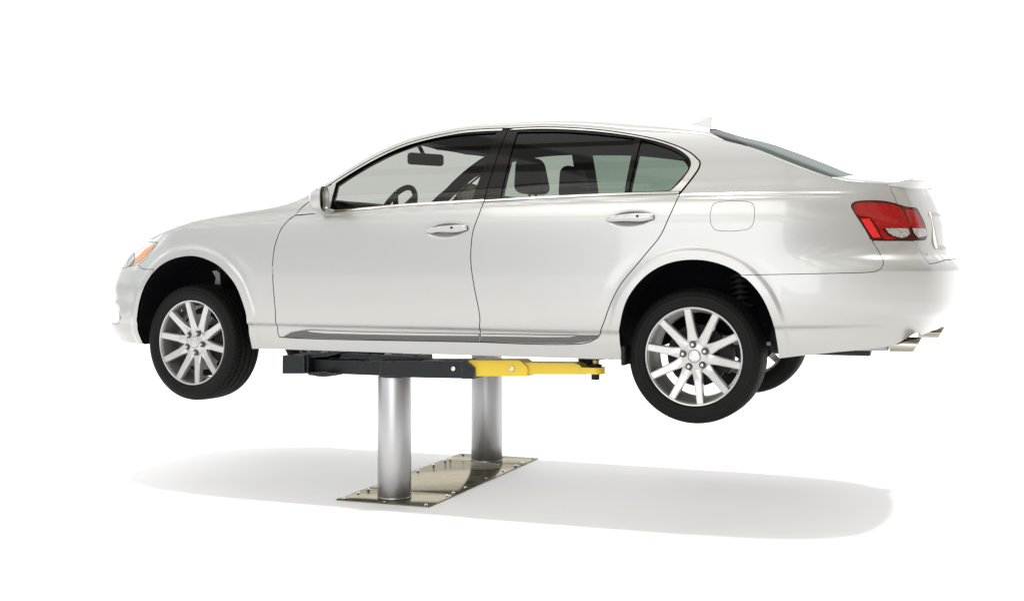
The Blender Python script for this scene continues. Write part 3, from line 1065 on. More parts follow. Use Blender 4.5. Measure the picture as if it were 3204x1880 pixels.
# ---- doors
for sgn in (0, 1):
    mir = bool(sgn)
    for nm, o_, gl in (('front_door', front_door_o, [('window', glass1_far if mir else glass1, M['glass_front'])]), ('rear_door', rear_door_o, [('window', glass2, M['glass']), ('quarter_window', glass3, M['glass'])])):
        oi = grow(o_, -G2)
        # painted skin below the belt
        bl_ = belt
        k = (bl_[:, 0] > oi[:, 0].min()-.1) & (bl_[:, 0] < oi[:, 0].max()+.1)
        bline = bl_[k]
        zb = pchip(belt[:, 0], belt[:, 1])
        ro = resample(oi, .01)
        lowp = ro[ro[:, 1] <= zb(ro[:, 0])+1e-9]
        up = ro[ro[:, 1] > zb(ro[:, 0])+.0005]
        # lower outline: keep order along the outline, starting after the gap where the upper part was removed
        isl = ro[:, 1] <= zb(ro[:, 0])
        st = [i for i in range(len(ro)) if isl[i] and not isl[i-1]][0]
        seq = [ro[(st+j) % len(ro)] for j in range(len(ro))]
        fl = [bool(isl[(st+j) % len(ro)]) for j in range(len(ro))]
        n1 = fl.index(False) if False in fl else len(fl)
        low_poly = np.array(seq[:n1])
        ua, ub = low_poly[-1][0], low_poly[0][0]
        mids = np.linspace(ua, ub, 60)[1:-1]
        low_poly = np.vstack([low_poly, np.stack([mids, zb(mids)-.001], 1)])
        up_poly = np.array(seq[n1:])
        ua, ub = up_poly[-1][0], up_poly[0][0]
        mids = np.linspace(ua, ub, 60)[1:-1]
        up_poly = np.vstack([up_poly, np.stack([mids, zb(mids)+.001], 1)])
        d = panel(nm, low_poly, [], S, 1, M['paint'], car, mirror=mir, du=.015, dv=.008, fine=True)
        panel('window_frame', up_poly, [g for _, g, _m in gl], S, 1, M['gloss_black'], d, mirror=mir, du=.03, dv=.02, off=.001)
        for wn, g, gm in gl:
            panel(wn, grow(g, .004), [], S, 1, gm, d, mirror=mir, du=.05, dv=.04, off=.008, thick=0)
        # bright strips round the glass
        if nm == 'front_door':
            ribbon('window_trim', shifted(c_top, .0055)[1:-1], .010, M['chrome'], d, side=-1, mirror=mir)
            bt = belt[(belt[:, 0] > glass1[:, 0].min()-.03) & (belt[:, 0] < c_b[0][0]-.005)]
            ribbon('belt_strip', bt, .011, M['chrome'], d, side=1, mirror=mir)
            sail = SC.inv(px('B', (212, 1013), (274, 946), (365, 870), (450, 792), (547, 724), (622, 694), (572, 900), (556, 970), (440, 993)))
            panel('mirror_corner', sail, [], S, 1, M['paint'], d, off=-.004, mirror=mir, thick=.006, du=.012, dv=.01)
        else:
            trim_in = sp_inv(*px('C', (300, 152), (600, 140), (900, 148), (1200, 170), (1500, 211), (1750, 264), (1940, 330), (2050, 405), (2086, 470), (2072, 540), (2000, 640), (1905, 735), (1868, 752)), n=4)
            trim_out = shifted(c_top2, .0055)[1:-1]
            panel('window_trim', np.vstack([trim_out, trim_in[::-1]]), [], S, 1, M['chrome'], d, off=-.003, thick=.006, mirror=mir, du=.03, dv=.01)
            bt = belt[(belt[:, 0] > c_b[0][0]+.004) & (belt[:, 0] < c_top2[-1][0]-.004)]
            ribbon('belt_strip', bt, .011, M['chrome'], d, side=1, mirror=mir)
            bar = SC.inv(px('C', (1538, 228), (1592, 242), (1472, 758), (1433, 764)))
            panel('window_bar', bar, [], S, 1, M['gloss_black'], d, off=-.002, mirror=mir, thick=.01)
        # moulding along the foot of the doors
        if nm == 'front_door':
            mo = SC.inv(px('H', (100, 119), (160, 86), (265, 70), (450, 77), (700, 85), (1100, 92), (1457, 97), (1459, 150), (1100, 144), (700, 136), (300, 126), (180, 122)))
            hi = SC.inv(px('H', (265, 70), (450, 77), (700, 85), (1100, 92), (1457, 97), (1458, 110), (1100, 107), (700, 100), (400, 92), (300, 84)))
        else:
            mo = SC.inv(px('H', (1474, 98), (1800, 103), (2130, 108), (2292, 109), (2270, 128), (2210, 149), (2100, 163), (1800, 161), (1474, 151)))
            hi = SC.inv(px('H', (1474, 98), (1800, 103), (2135, 108), (2090, 117), (1900, 118), (1474, 111)))
        mo_ = panel('moulding', mo, [], S, 1, M['moulding'], d, off=-.004, thick=.012, mirror=mir, du=.02, dv=.005)
        panel('bright_insert', hi, [], S, 1, M['paint'], d, off=-.0075, thick=.006, mirror=mir, du=.02, dv=.005)
        # handle
        if nm == 'front_door':
            hp = catmull(SC.inv(px('W', (400, 790), (450, 705), (900, 622), (1500, 562), (1900, 556), (1990, 580), (2030, 670), (1990, 755), (1600, 840), (1000, 830), (700, 868), (450, 845))), 4, True)
            kp = SC.inv(px('W', (1490, 668)))[0]
            lk = SC.inv(px('W', (1782, 658)))[0]
        else:
            hp = catmull(SC.inv(px('C', (1253, 1035), (1275, 1010), (1400, 988), (1550, 974), (1690, 974), (1718, 985), (1724, 1008), (1712, 1030), (1600, 1054), (1450, 1050), (1330, 1056), (1270, 1050))), 4, True)
            kp = SC.inv(px('C', (1574, 1004)))[0]
            lk = None
        # the bar stands off the bowl: it follows the door skin with the bowls taken out
        sv = BOWL[:]
        BOWL.clear()
        panel('handle', hp, [], S, 1, M['paint'], d, off=-.012, thick=.018, mirror=mir, du=.012, dv=.006, dome=(.018, .010))
        cir = np.array([[math.cos(a), math.sin(a)] for a in np.linspace(0, 2*PI, 20, endpoint=False)])
        panel('handle_button', kp+cir*.0065, [], S, 1, M['black'], d, off=-.0235, thick=.006, mirror=mir, du=.01, dv=.01)
        if lk is not None:
            panel('lock_cylinder', lk+cir*.006, [], S, 1, M['zinc'], d, off=-.023, thick=.006, mirror=mir, du=.01, dv=.01)
        BOWL[:] = sv

# ---- lamps
lens = 'T'


def on_side(name, pts, mat, parent, off, thick=.004, view='T', rounding=3, **kw):
    return panel(name, catmull(SC.inv(px(view, *pts)), rounding, True), [], S, 1, mat, parent, off=off, thick=thick, du=.012, dv=.01, **kw)


for mir in (False, True):
    tl = panel('tail_light', light_tail, [], S, 1, M['red_dark'], car, mirror=mir, du=.012, dv=.01, off=-.001, thick=.02)
    inner_l = grow(light_tail, -.016)
    on_side('red_lens', ((235, 420), (290, 330), (420, 295), (700, 290), (1000, 300), (1250, 340), (1420, 410), (1530, 520), (1630, 760), (1690, 938), (1050, 940), (1000, 990), (1130, 1130), (1300, 1190), (1300, 1215), (1020, 1215),
                         (850, 900), (660, 660), (400, 640), (310, 560)), M['red'], tl, -.003, mirror=mir, rounding=2)
    on_side('red_lens', ((1560, 480), (1700, 470), (1860, 520), (1950, 690), (2040, 870), (2070, 930), (1745, 935), (1660, 740)), M['red'], tl, -.003, mirror=mir, rounding=2)
    on_side('reflector', ((430, 700), (650, 697), (800, 930), (945, 1180), (745, 1186), (600, 980)), M['red_bright'], tl, -.0045, mirror=mir, rounding=1)
    on_side('reversing_lens', ((1060, 944), (1640, 944), (1692, 1080), (1600, 1165), (1450, 1190), (1250, 1130), (1130, 1050)), M['clear_lens'], tl, -.0045, mirror=mir, rounding=1)
    on_side('reversing_lens', ((1745, 944), (2080, 944), (2112, 1060), (2095, 1140), (1890, 1180), (1800, 1080)), M['clear_lens'], tl, -.0045, mirror=mir, rounding=1)
    hd = panel('headlight', light_head, [], S, 1, M['lamp_bowl'], car, mirror=mir, du=.015, dv=.012, off=-.001, thick=.02)
    on_side('turn_signal', ((560, 195), (500, 207), (440, 237), (400, 285), (350, 345), (318, 388), (326, 405), (370, 393), (430, 338), (500, 262)), M['amber'], hd, -.003, view='N', mirror=mir, rounding=2)
    on_side('lens', ((300, 250), (318, 300), (312, 380), (290, 425), (225, 445), (232, 385), (258, 300)), M['lamp_dark'], hd, -.0025, view='N', mirror=mir, rounding=2)
    fg = on_side('fog_light', ((92, 960), (112, 975), (132, 1012), (146, 1060), (136, 1094), (110, 1085), (98, 1040)), M['lamp_dark'], car, -.001, view='N', mirror=mir, rounding=2)

# grille at the nose
gp = np.array([[0, 1.02], [.34, 1.03], [.42, 1.16], [.36, 1.27], [0, 1.29]])
panel('grille', gp, [], S, 1, M['black'], car, both=True, off=-.006, thick=.01)

# ---- underbody, wheel wells
bm = bmesh.new()
add_prism(bm, [(-2.05, -.6), (-1.88, -.42), (-1.0, -.42), (-.96, -.82), (.96, -.82), (1.0, -.42), (1.86, -.42), (1.9, -.66), (2.3, -.6), (2.3, .6), (1.9, .66), (1.86, .42), (1.0, .42), (.96, .82), (-.96, .82), (-1.0, .42), (-1.88, .42), (-2.05, .6)], 2, .860, .905)
bm_obj('underbody', bm, M['floorpan'], car, bevel=.01)
aFx, aRx = S(aF[:, 0], aF[:, 1]), S(aR[:, 0], aR[:, 1])
for A in (aFx, aRx):
    P = catmull(A, 3)
    for sg in (1, -1):
        V, Fc = [], []
        n = len(P)
        depth = [0.008, .05, .15, .30, .42]
        for k, dd in enumerate(depth):
            for p in P:
                grow_r = 1.0+(.05 if k else .0)
                c0 = np.array([P[:, 0].mean(), p[1], .86])
                qv = c0+(p-c0)*np.array([grow_r, 1, grow_r])
                V.append((qv[0], sg*(p[1]+dd) if True else 0, qv[2]))
        for k in range(len(depth)-1):
            for i in range(n-1):
                a = k*n+i
                Fc.append((a, a+1, a+n+1, a+n))
        c = len(V)
        V.append((P[:, 0].mean(), sg*(P[:, 1].mean()+.42), .95))
        k = (len(depth)-1)*n
        for i in range(n-1):
            Fc.append((k+i, k+i+1, c))
        mesh_obj('wheel_well', V, Fc, M['liner'], car)

# ---- spoiler on the trunk lid
bm = bmesh.new()
rings = []
us = np.linspace(SC.inv([(2765, 575)])[0][0], U_END, 36)
for i, u_ in enumerate(us):
    k = min(1, (i/9.0))
    k = k*k*(3-2*k)
    p = S(u_, float(ztop(u_)))
    _, _, nx, nw = base(u_)
    o2 = np.array([nx, -nw])
    zb_ = p[2]
    sec = [(-.16, -.006), (-.08, .002+.016*k), (-.02, .003+.029*k), (.024*k, .003+.036*k), (.026*k, .001+.033*k), (.002, -.004), (-.012, -.016)]
    rings.append([(p[0]+o2[0]*a, p[1]+o2[1]*a, zb_+c_) for a, c_ in sec])
full = [[(x, y, z) for x, y, z in r] for r in rings]+[[(x, -y, z) for x, y, z in r] for r in rings[-2::-1]]
vr = [[bm.verts.new(p) for p in r] for r in full]
for A, B in zip(vr, vr[1:]):
    for j in range(len(A)):
        bm.faces.new((A[j], A[(j+1) % len(A)], B[(j+1) % len(A)], B[j]))
bm.faces.new(vr[0])
bm.faces.new(vr[-1][::-1])
bm_obj('spoiler', bm, M['paint'], car, angle=35)

# ---- aerial fin
fin = [at_y(*p, 0) for p in px('C', (2040, 100), (2120, 78), (2180, 62), (2250, 16), (2302, 16), (2282, 62), (2292, 170), (2040, 140))]
bm = bmesh.new()
add_prism(bm, [(p[0], p[2]) for p in fin], 1, -.022, .022)
for v in bm.verts:
    if v.co.z > 2.06:
        v.co.y *= .3
bm_obj('aerial', bm, M['paint'], car, bevel=.004)

# ---- licence plate frame, emblem, lettering on the tail
def tail_pt(px_, py_):
    a = SC.inv([(px_, py_)])[0]
    return a, S(a[0], a[1])


bm = bmesh.new()
zlo, zhi = 1.345, 1.52


def face_x(y, z):
    uu = np.linspace(U_END-.9, U_END, 200)
    P = S(uu, z)
    return float(np.interp(-y, P[::-1, 1]*-1, P[::-1, 0])) if y > 0 else float(np.interp(y, P[:, 1], P[:, 0]))


def tail_box(bm, y0, y1, z0, z1, t0, t1):
    ys = np.linspace(y0, y1, 17)
    A = []
    for y in ys:
        A.append([bm.verts.new((face_x(-abs(y), z)+t, y, z)) for z, t in ((z0, t0), (z1, t0), (z1, t1), (z0, t1))])
    for a, c in zip(A, A[1:]):
        for j in range(4):
            bm.faces.new((a[j], a[(j+1) % 4], c[(j+1) % 4], c[j]))
    bm.faces.new(A[0])
    bm.faces.new(A[-1][::-1])


tail_box(bm, -.44, -.42, zlo, zhi, -.01, .009)
tail_box(bm, .42, .44, zlo, zhi, -.01, .009)
tail_box(bm, -.42, .42, zlo, zlo+.015, -.01, .007)
tail_box(bm, -.42, .42, zhi-.012, zhi, -.01, .007)
pf = bm_obj('plate_frame', bm, M['exhaust'], car, bevel=.004)
bm = bmesh.new()
tail_box(bm, -.155, .155, zlo+.02, zhi-.012, -.014, -.004)
bm_obj('license_plate', bm, M['white'], pf, bevel=.002)


def emblem(name, parent, c, ax, ay, r, mat, thick=.006):
    """oval ring with a slanted hooked bar, lying in the plane ax, ay around c"""
    c, ax, ay = Vector(c), Vector(ax).normalized(), Vector(ay).normalized()
    nz = ax.cross(ay).normalized()
    bm = bmesh.new()
    n = 40
    R = []
    for k in range(n):
        a = 2*PI*k/n
        R.append([bm.verts.new(c+ax*(math.cos(a)*r*s_)+ay*(math.sin(a)*r*.78*s_)+nz*h) for s_, h in ((1, 0), (1, thick), (.84, thick), (.84, 0))])
    for k in range(n):
        A, B = R[k], R[(k+1) % n]
        for j in range(4):
            bm.faces.new((A[j], A[(j+1) % 4], B[(j+1) % 4], B[j]))
    pts = [(-.15, .62), (.12, .62), (-.32, -.28), (.62, -.28), (.50, -.48), (-.66, -.48), (-.62, -.30)]
    A = [bm.verts.new(c+ax*(x*r)+ay*(y*r)+nz*thick) for x, y in pts]
    B = [bm.verts.new(c+ax*(x*r)+ay*(y*r)) for x, y in pts]
    bm.faces.new(A)
    for j in range(len(pts)):
        bm.faces.new((A[j], B[j], B[(j+1) % len(pts)], A[(j+1) % len(pts)]))
    return bm_obj(name, bm, mat, parent)



ez = 1.60
up = Vector((face_x(-.0, ez+.03)-face_x(-.0, ez-.03), 0, .06)).normalized()
emblem('emblem', car, (face_x(0, ez)+.004, 0, ez), (0, 1, 0), up, .062, M['chrome'], .005)


def text_mesh(name, body_, size, mat, parent, matrix, depth=.003):
    cu = bpy.data.curves.new(name, 'FONT')
    cu.body = body_
    cu.size = size
    cu.extrude = depth
    cu.resolution_u = 2
    tmp = bpy.data.objects.new(name+'_tmp', cu)
    COL.objects.link(tmp)
    dg = bpy.context.evaluated_depsgraph_get()
    me = bpy.data.meshes.new_from_object(tmp.evaluated_get(dg))
    bpy.data.objects.remove(tmp)
    me.name = name
    me.transform(matrix)
    me.materials.clear()
    me.materials.append(mat)
    return link(bpy.data.objects.new(name, me), parent)


_, bp_ = tail_pt(*px('R', (222, 1205))[0])
_, bp2 = tail_pt(*px('R', (222, 1160))[0])
ax = Vector((face_x(bp_[1]+.1, bp_[2])-bp_[0], .1, 0)).normalized()
ay = Vector(bp2-bp_).normalized()
az = ax.cross(ay).normalized()
mt_ = Matrix(((ax.x, ay.x, az.x, bp_[0]+.002), (ax.y, ay.y, az.y, bp_[1]), (ax.z, ay.z, az.z, bp_[2]), (0, 0, 0, 1)))
text_mesh('badge', '430', .028, M['chrome'], car, mt_)

# ---- exhaust, muffler, mud flaps
for sg in (-1, 1):
    bm = bmesh.new()
    c = Vector((2.405 if sg < 0 else 2.475, sg*.56, .890))
    n = 28
    ringsE = []
    for (x, s_) in ((-.085, 1), (.03, 1.0), (.03, .88), (-.085, .88)):
        ringsE.append([bm.verts.new((c.x+x+.55*(.038*s_*math.sin(2*PI*k/n)) * (1 if x > 0 else .6), c.y+(.062 if sg < 0 else .072)*s_*math.cos(2*PI*k/n), c.z+.036*s_*math.sin(2*PI*k/n))) for k in range(n)])
    for A, B in zip(ringsE, ringsE[1:]):
        for k in range(n):
            bm.faces.new((A[k], A[(k+1) % n], B[(k+1) % n], B[k]))
    bm_obj('exhaust_tip', bm, M['exhaust'], car)
for sg in (-1, 1):
    bm = bmesh.new()
    add_cyl(bm, (1.75, sg*.52, .902), (2.22, sg*.52, .902), .075, n=24)
    bm_obj('muffler', bm, M['iron'], car, bevel=.01)
fl0 = px('G', (140, 900))[0]
for sg in (-1, 1):
    p = at_y(*fl0, -.80)
    bm = bmesh.new()
    add_box(bm, (p[0], sg*.86, .775), (p[0]+.02, sg*.68, .87))
    bm_obj('mud_flap', bm, M['black'], car, bevel=.004)

# ---- wheels
RIM_Y = .83


def spoke_bm(bm, a0, lug):
    ca, sa = math.cos(a0), math.sin(a0)
    st = [(.050, .034, .030), (.085, .0225, .026), (.12, .0198, .020), (.18, .0178, .007), (.2285, .0170, -.001)]
    if lug:
        st = [(.074, .027, .028), (.095, .0230, .025), (.12, .0198, .020), (.18, .0178, .007), (.2285, .0170, -.001)]
    rs = []
    for r, w, d in st:
        sec = [(-w*1.12, d+.030), (-w*1.02, d+.004), (-w*.80, d), (w*.80, d), (w*1.02, d+.004), (w*1.12, d+.030)]
        rs.append([bm.verts.new((r*ca-t*sa, a, r*sa+t*ca)) for t, a in sec])
    for A, B in zip(rs, rs[1:]):
        for j in range(5):
            bm.faces.new((A[j], A[j+1], B[j+1], B[j]))
        bm.faces.new((A[5], A[0], B[0], B[5]))
    bm.faces.new(rs[0])
    bm.faces.new(rs[-1])


def make_wheel(x, z, sg, steer, phase, front):
    """local frame: +Y points to the car's middle, the rim face lies at y = 0"""
    w = empty('wheel', car)
    w.location = (x, sg*RIM_Y, z)
    w.rotation_euler = (0, 0, steer if sg < 0 else PI+steer)
    link_child = []
    # tyre
    bm = bmesh.new()
    prof = [(.225, .024), (.236, .010), (.2392, -.003), (.246, -.010), (.262, -.016), (.2705, -.0172), (.2715, -.0187), (.2735, -.0187), (.2745, -.0175), (.282, -.018), (.2885, -.0172), (.2892, -.0182), (.2905, -.0180), (.291, -.0168), (.300, -.014), (.313, -.005), (.3205, .006), (.3235, .018),
            (.3245, .030), (.3175, .031), (.3175, .039), (.3260, .040), (.3268, .070), (.3190, .071), (.3190, .080), (.3270, .081), (.3270, .118), (.3190, .119), (.3190, .128), (.3268, .129),
            (.3260, .160), (.3175, .161), (.3175, .169), (.3245, .170), (.3235, .182), (.3205, .194), (.313, .205), (.300, .214), (.282, .218), (.262, .216), (.246, .210), (.236, .202), (.222, .196)]
    add_lathe(bm, prof, 128)
    ty = bm_obj('tyre', bm, M['rubber'], None, angle=60)
    ty.parent = w
    # rim: lip, barrel, spokes, hub
    bm = bmesh.new()
    add_lathe(bm, [(.228, .010), (.2375, .004), (.2385, -.003), (.2365, -.006), (.2310, -.004), (.2280, .002), (.2262, .010), (.2255, .016)], 96, closed=True)
    for k in range(10):
        spoke_bm(bm, math.radians(phase+36*k), (k % 2 == 0) == (not front))
    add_lathe(bm, [(.0305, .060), (.0305, .022), (.034, .019), (.052, .022), (.066, .028), (.076, .034), (.082, .060)], 60)
    ri = bm_obj('rim', bm, M['alloy'], None, angle=38)
    ri.parent = w
    bm = bmesh.new()
    add_lathe(bm, [(.2265, .012), (.2225, .030), (.2165, .055), (.209, .09), (.205, .17), (.212, .195), (.222, .2), (.2222, .19), (.211, .16), (.214, .08), (.2245, .03), (.2275, .014)], 96, closed=True)
    o = bm_obj('rim_barrel', bm, M['barrel'], None)
    o.parent = w
    # lug pockets and nuts
    for k in range(5):
        a = math.radians(phase+72*k+(36 if front else 0))
        cx, cz = .0565*math.cos(a), .0565*math.sin(a)
        bm = bmesh.new()
        add_cyl(bm, (cx, .0180, cz), (cx, .030, cz), .0170, n=24)
        o = bm_obj('lug_pocket', bm, M['pocket'], None)
        o.parent = w
        bm = bmesh.new()
        add_cyl(bm, (cx, .010, cz), (cx, .030, cz), .0098, n=6)
        add_cyl(bm, (cx, .003, cz), (cx, .012, cz), .0070, .0088, n=16)
        o = bm_obj('lug_nut', bm, M['zinc'], None, bevel=.0012)
        o.parent = w
    bm = bmesh.new()
    add_lathe(bm, [(.0005, .0145), (.015, .0150), (.024, .0165), (.0295, .0195), (.0302, .024)], 40)
    o = bm_obj('hub_cap', bm, M['alloy'], None)
    o.parent = w
    o = emblem('emblem', None, (0, .0155, 0), (1, 0, 0), (0, 0, 1), .022, M['zinc'], .0012)
    o.parent = w
    # brake
    bm = bmesh.new()
    R = .158 if front else .150
    add_lathe(bm, [(.05, .070), (.085, .070), (.088, .088), (R, .088), (R, .110), (.088, .110), (.05, .12)], 64)
    o = bm_obj('brake_disc', bm, M['rotor'] if front else M['iron'], None)
    o.parent = w
    bm = bmesh.new()
    aa = np.radians(np.linspace(-38, 38, 12)) if front else np.radians(np.linspace(-28, 28, 10))
    pts = [(math.cos(a)*.176, math.sin(a)*.176) for a in aa]+[(math.cos(a)*.115, math.sin(a)*.115) for a in aa[::-1]]
    add_prism(bm, pts, 1, .064, .135)
    o = bm_obj('brake_caliper', bm, M['iron'], None, bevel=.005)
    o.parent = w
    # backing plate and stub axle
    bm = bmesh.new()
    add_cyl(bm, (0, .125, 0), (0, .132, 0), .196 if front else .135, n=40)
    add_cyl(bm, (0, .13, 0), (0, .30, 0), .045, n=24)
    o = bm_obj('wheel_carrier', bm, M['iron'], None)
    o.parent = w
    # valve stem
    bm = bmesh.new()
    va = math.radians(phase+(17 if front else -53-90))
    add_cyl(bm, (.214*math.cos(va), .028, .214*math.sin(va)), (.196*math.cos(va), .012, .196*math.sin(va)), .0042, n=10)
    o = bm_obj('valve_stem', bm, M['zinc'], None)
    o.parent = w
    return w


hub_r, hub_f = at_y(2170.0, 1115.2, -RIM_Y), at_y(600.5, 1071.5, -RIM_Y)
print('hubs', hub_r, hub_f)
make_wheel(hub_r[0], hub_r[2], -1, 0, 98, False)
make_wheel(hub_f[0], hub_f[2], -1, -math.radians(6.8), 99, True)
make_wheel(hub_r[0], hub_r[2], 1, 0, 80, False)
make_wheel(hub_f[0], hub_f[2], 1, -math.radians(6.8), 60, True)

# suspension seen in the wheel wells
for sg in (-1, 1):
    bm = bmesh.new()
    add_cyl(bm, (hub_r[0]+.20, sg*.60, .86), (hub_r[0]+.17, sg*.56, 1.22), .028, n=16)
    for k in range(6):
        add_cyl(bm, (hub_r[0]+.182, sg*.575, 1.06+.028*k), (hub_r[0]+.18, sg*.573, 1.072+.028*k), .055, n=20)
    add_cyl(bm, (hub_r[0], sg*.72, hub_r[2]), (hub_r[0]-.1, sg*.1, hub_r[2]+.04), .03, n=12)
    bm_obj('rear_suspension', bm, M['iron'], car)
    bm = bmesh.new()
    add_cyl(bm, (hub_f[0]+.05, sg*.62, .80), (hub_f[0]+.03, sg*.56, 1.25), .045, n=16)
    add_cyl(bm, (hub_f[0], sg*.72, hub_f[2]), (hub_f[0]+.05, sg*.15, hub_f[2]+.06), .03, n=12)
    bm_obj('front_suspension', bm, M['iron'], car)
cl = [at_y(*p, -.66) for p in px('U', (1105, 1112), (1150, 1100), (1190, 1130), (1200, 1275), (1130, 1262), (1148, 1185))]
bm = bmesh.new()
add_prism(bm, [(p[0], p[2]) for p in cl], 1, -.67, -.64)
bm_obj('hose_bracket', bm, M['rotor'], car, bevel=.003)

# ---- cabin
def rbox(bm, lo, hi, rot=None):
    vs = add_box(bm, lo, hi)
    if rot:
        c = Vector([(a+b)/2 for a, b in zip(lo, hi)])
        bmesh.ops.rotate(bm, verts=vs, cent=c, matrix=rot)
    return vs


for sg in (-1, 1):
    s = empty('seat', car, )
    s.location = (.3, sg*.37, 1.0)
    hr = at_y(*px('C', (525, 600))[0], -.37)
    bm = bmesh.new()
    rbox(bm, (-.25, sg*.37-.25, 1.05), (.30, sg*.37+.25, 1.19))
    bm_obj('cushion', bm, M['seat'], s, bevel=.05, segs=4)
    bm = bmesh.new()
    rbox(bm, (.24, sg*.37-.24, 1.10), (.38, sg*.37+.24, 1.63), Matrix.Rotation(math.radians(14), 3, 'Y'))
    bm_obj('backrest', bm, M['seat'], s, bevel=.05, segs=4)
    bm = bmesh.new()
    vs = rbox(bm, (hr[0]-.075, sg*.37-.13, 1.645), (hr[0]+.075, sg*.37+.13, 1.845))
    for v in vs:
        if v.co.z > 1.75:
            v.co.x = hr[0]+(v.co.x-hr[0])*.62-.015
    bm_obj('headrest', bm, M['seat'], s, bevel=.045, segs=4)
    for dy in (-.05, .05):
        bm = bmesh.new()
        add_cyl(bm, (hr[0], sg*.37+dy, 1.55), (hr[0], sg*.37+dy, 1.66), .007, n=10)
        bm_obj('headrest_post', bm, M['zinc'], s)
b_ = empty('rear_seat', car)
b_.location = (1.2, 0, 1.0)
bm = bmesh.new()
rbox(bm, (.75, -.44, 1.05), (1.20, .44, 1.18))
bm_obj('cushion', bm, M['seat'], b_, bevel=.05, segs=3)
bm = bmesh.new()
rbox(bm, (1.22, -.44, 1.10), (1.40, .44, 1.60), Matrix.Rotation(math.radians(20), 3, 'Y'))
bm_obj('backrest', bm, M['seat'], b_, bevel=.05, segs=3)
for sg in (-1, 1):
    bm = bmesh.new()
    rbox(bm, (1.40, sg*.36-.13, 1.57), (1.50, sg*.36+.13, 1.71))
    bm_obj('headrest', bm, M['seat'], b_, bevel=.04, segs=3)
bm = bmesh.new()
add_prism(bm, [(-1.02, 1.10), (-1.02, 1.50), (-.90, 1.58), (-.70, 1.625), (-.56, 1.60), (-.49, 1.45), (-.55, 1.10)], 1, -.64, .64)
bm_obj('dashboard', bm, M['trim'], car, bevel=.03, segs=3)
bm = bmesh.new()
add_box(bm, (1.38, -.62, 1.50), (2.05, .62, 1.56))
bm_obj('parcel_shelf', bm, M['trim'], car, bevel=.01)
# steering wheel
swp = at_y(*px('B', (1130, 735))[0], -.37)
sw = empty('steering_wheel', car)
rot = Matrix.Rotation(math.radians(-62), 4, 'Y')
cen = Vector((swp[0]+.055, -.37, swp[2]-.165))
sw.location = cen
bm = bmesh.new()
n1, n2 = 48, 12
rr = [[bm.verts.new(cen+(rot @ Vector(((.185+.016*math.cos(2*PI*j/n2))*math.cos(2*PI*i/n1), (.185+.016*math.cos(2*PI*j/n2))*math.sin(2*PI*i/n1), .016*math.sin(2*PI*j/n2))))) for j in range(n2)] for i in range(n1)]
for i in range(n1):
    A, B = rr[i], rr[(i+1) % n1]
    for j in range(n2):
        bm.faces.new((A[j], A[(j+1) % n2], B[(j+1) % n2], B[j]))
bm_obj('steering_rim', bm, M['gloss_black'], sw)
bm = bmesh.new()
for a in (0, 2.4, -2.4):
    e1 = cen+(rot @ Vector((.18*math.cos(a+PI), .18*math.sin(a+PI), 0)))
    add_cyl(bm, cen, e1, .02, .014, n=10)
add_cyl(bm, cen+rot @ Vector((0, 0, -.02)), cen+rot @ Vector((0, 0, .03)), .07, n=24)
add_cyl(bm, cen, cen+rot @ Vector((0, 0, -.25)), .04, n=16)
bm_obj('steering_hub', bm, M['seat'], sw, bevel=.004)
# rear-view mirror
rv = at_y(*px('B', (1525, 450))[0], 0)
bm = bmesh.new()
rbox(bm, (rv[0]-.025, -.125, rv[2]-.035), (rv[0]+.025, .125, rv[2]+.035), Matrix.Rotation(math.radians(-28), 3, 'Z'))
rm_ = bm_obj('rear_view_mirror', bm, M['trim'], car, bevel=.018, segs=3)
bm = bmesh.new()
add_cyl(bm, (rv[0]-.01, .0, rv[2]+.02), (rv[0]-.045, 0, rv[2]+.085), .012, n=10)
bm_obj('mirror_stalk', bm, M['trim'], rm_)

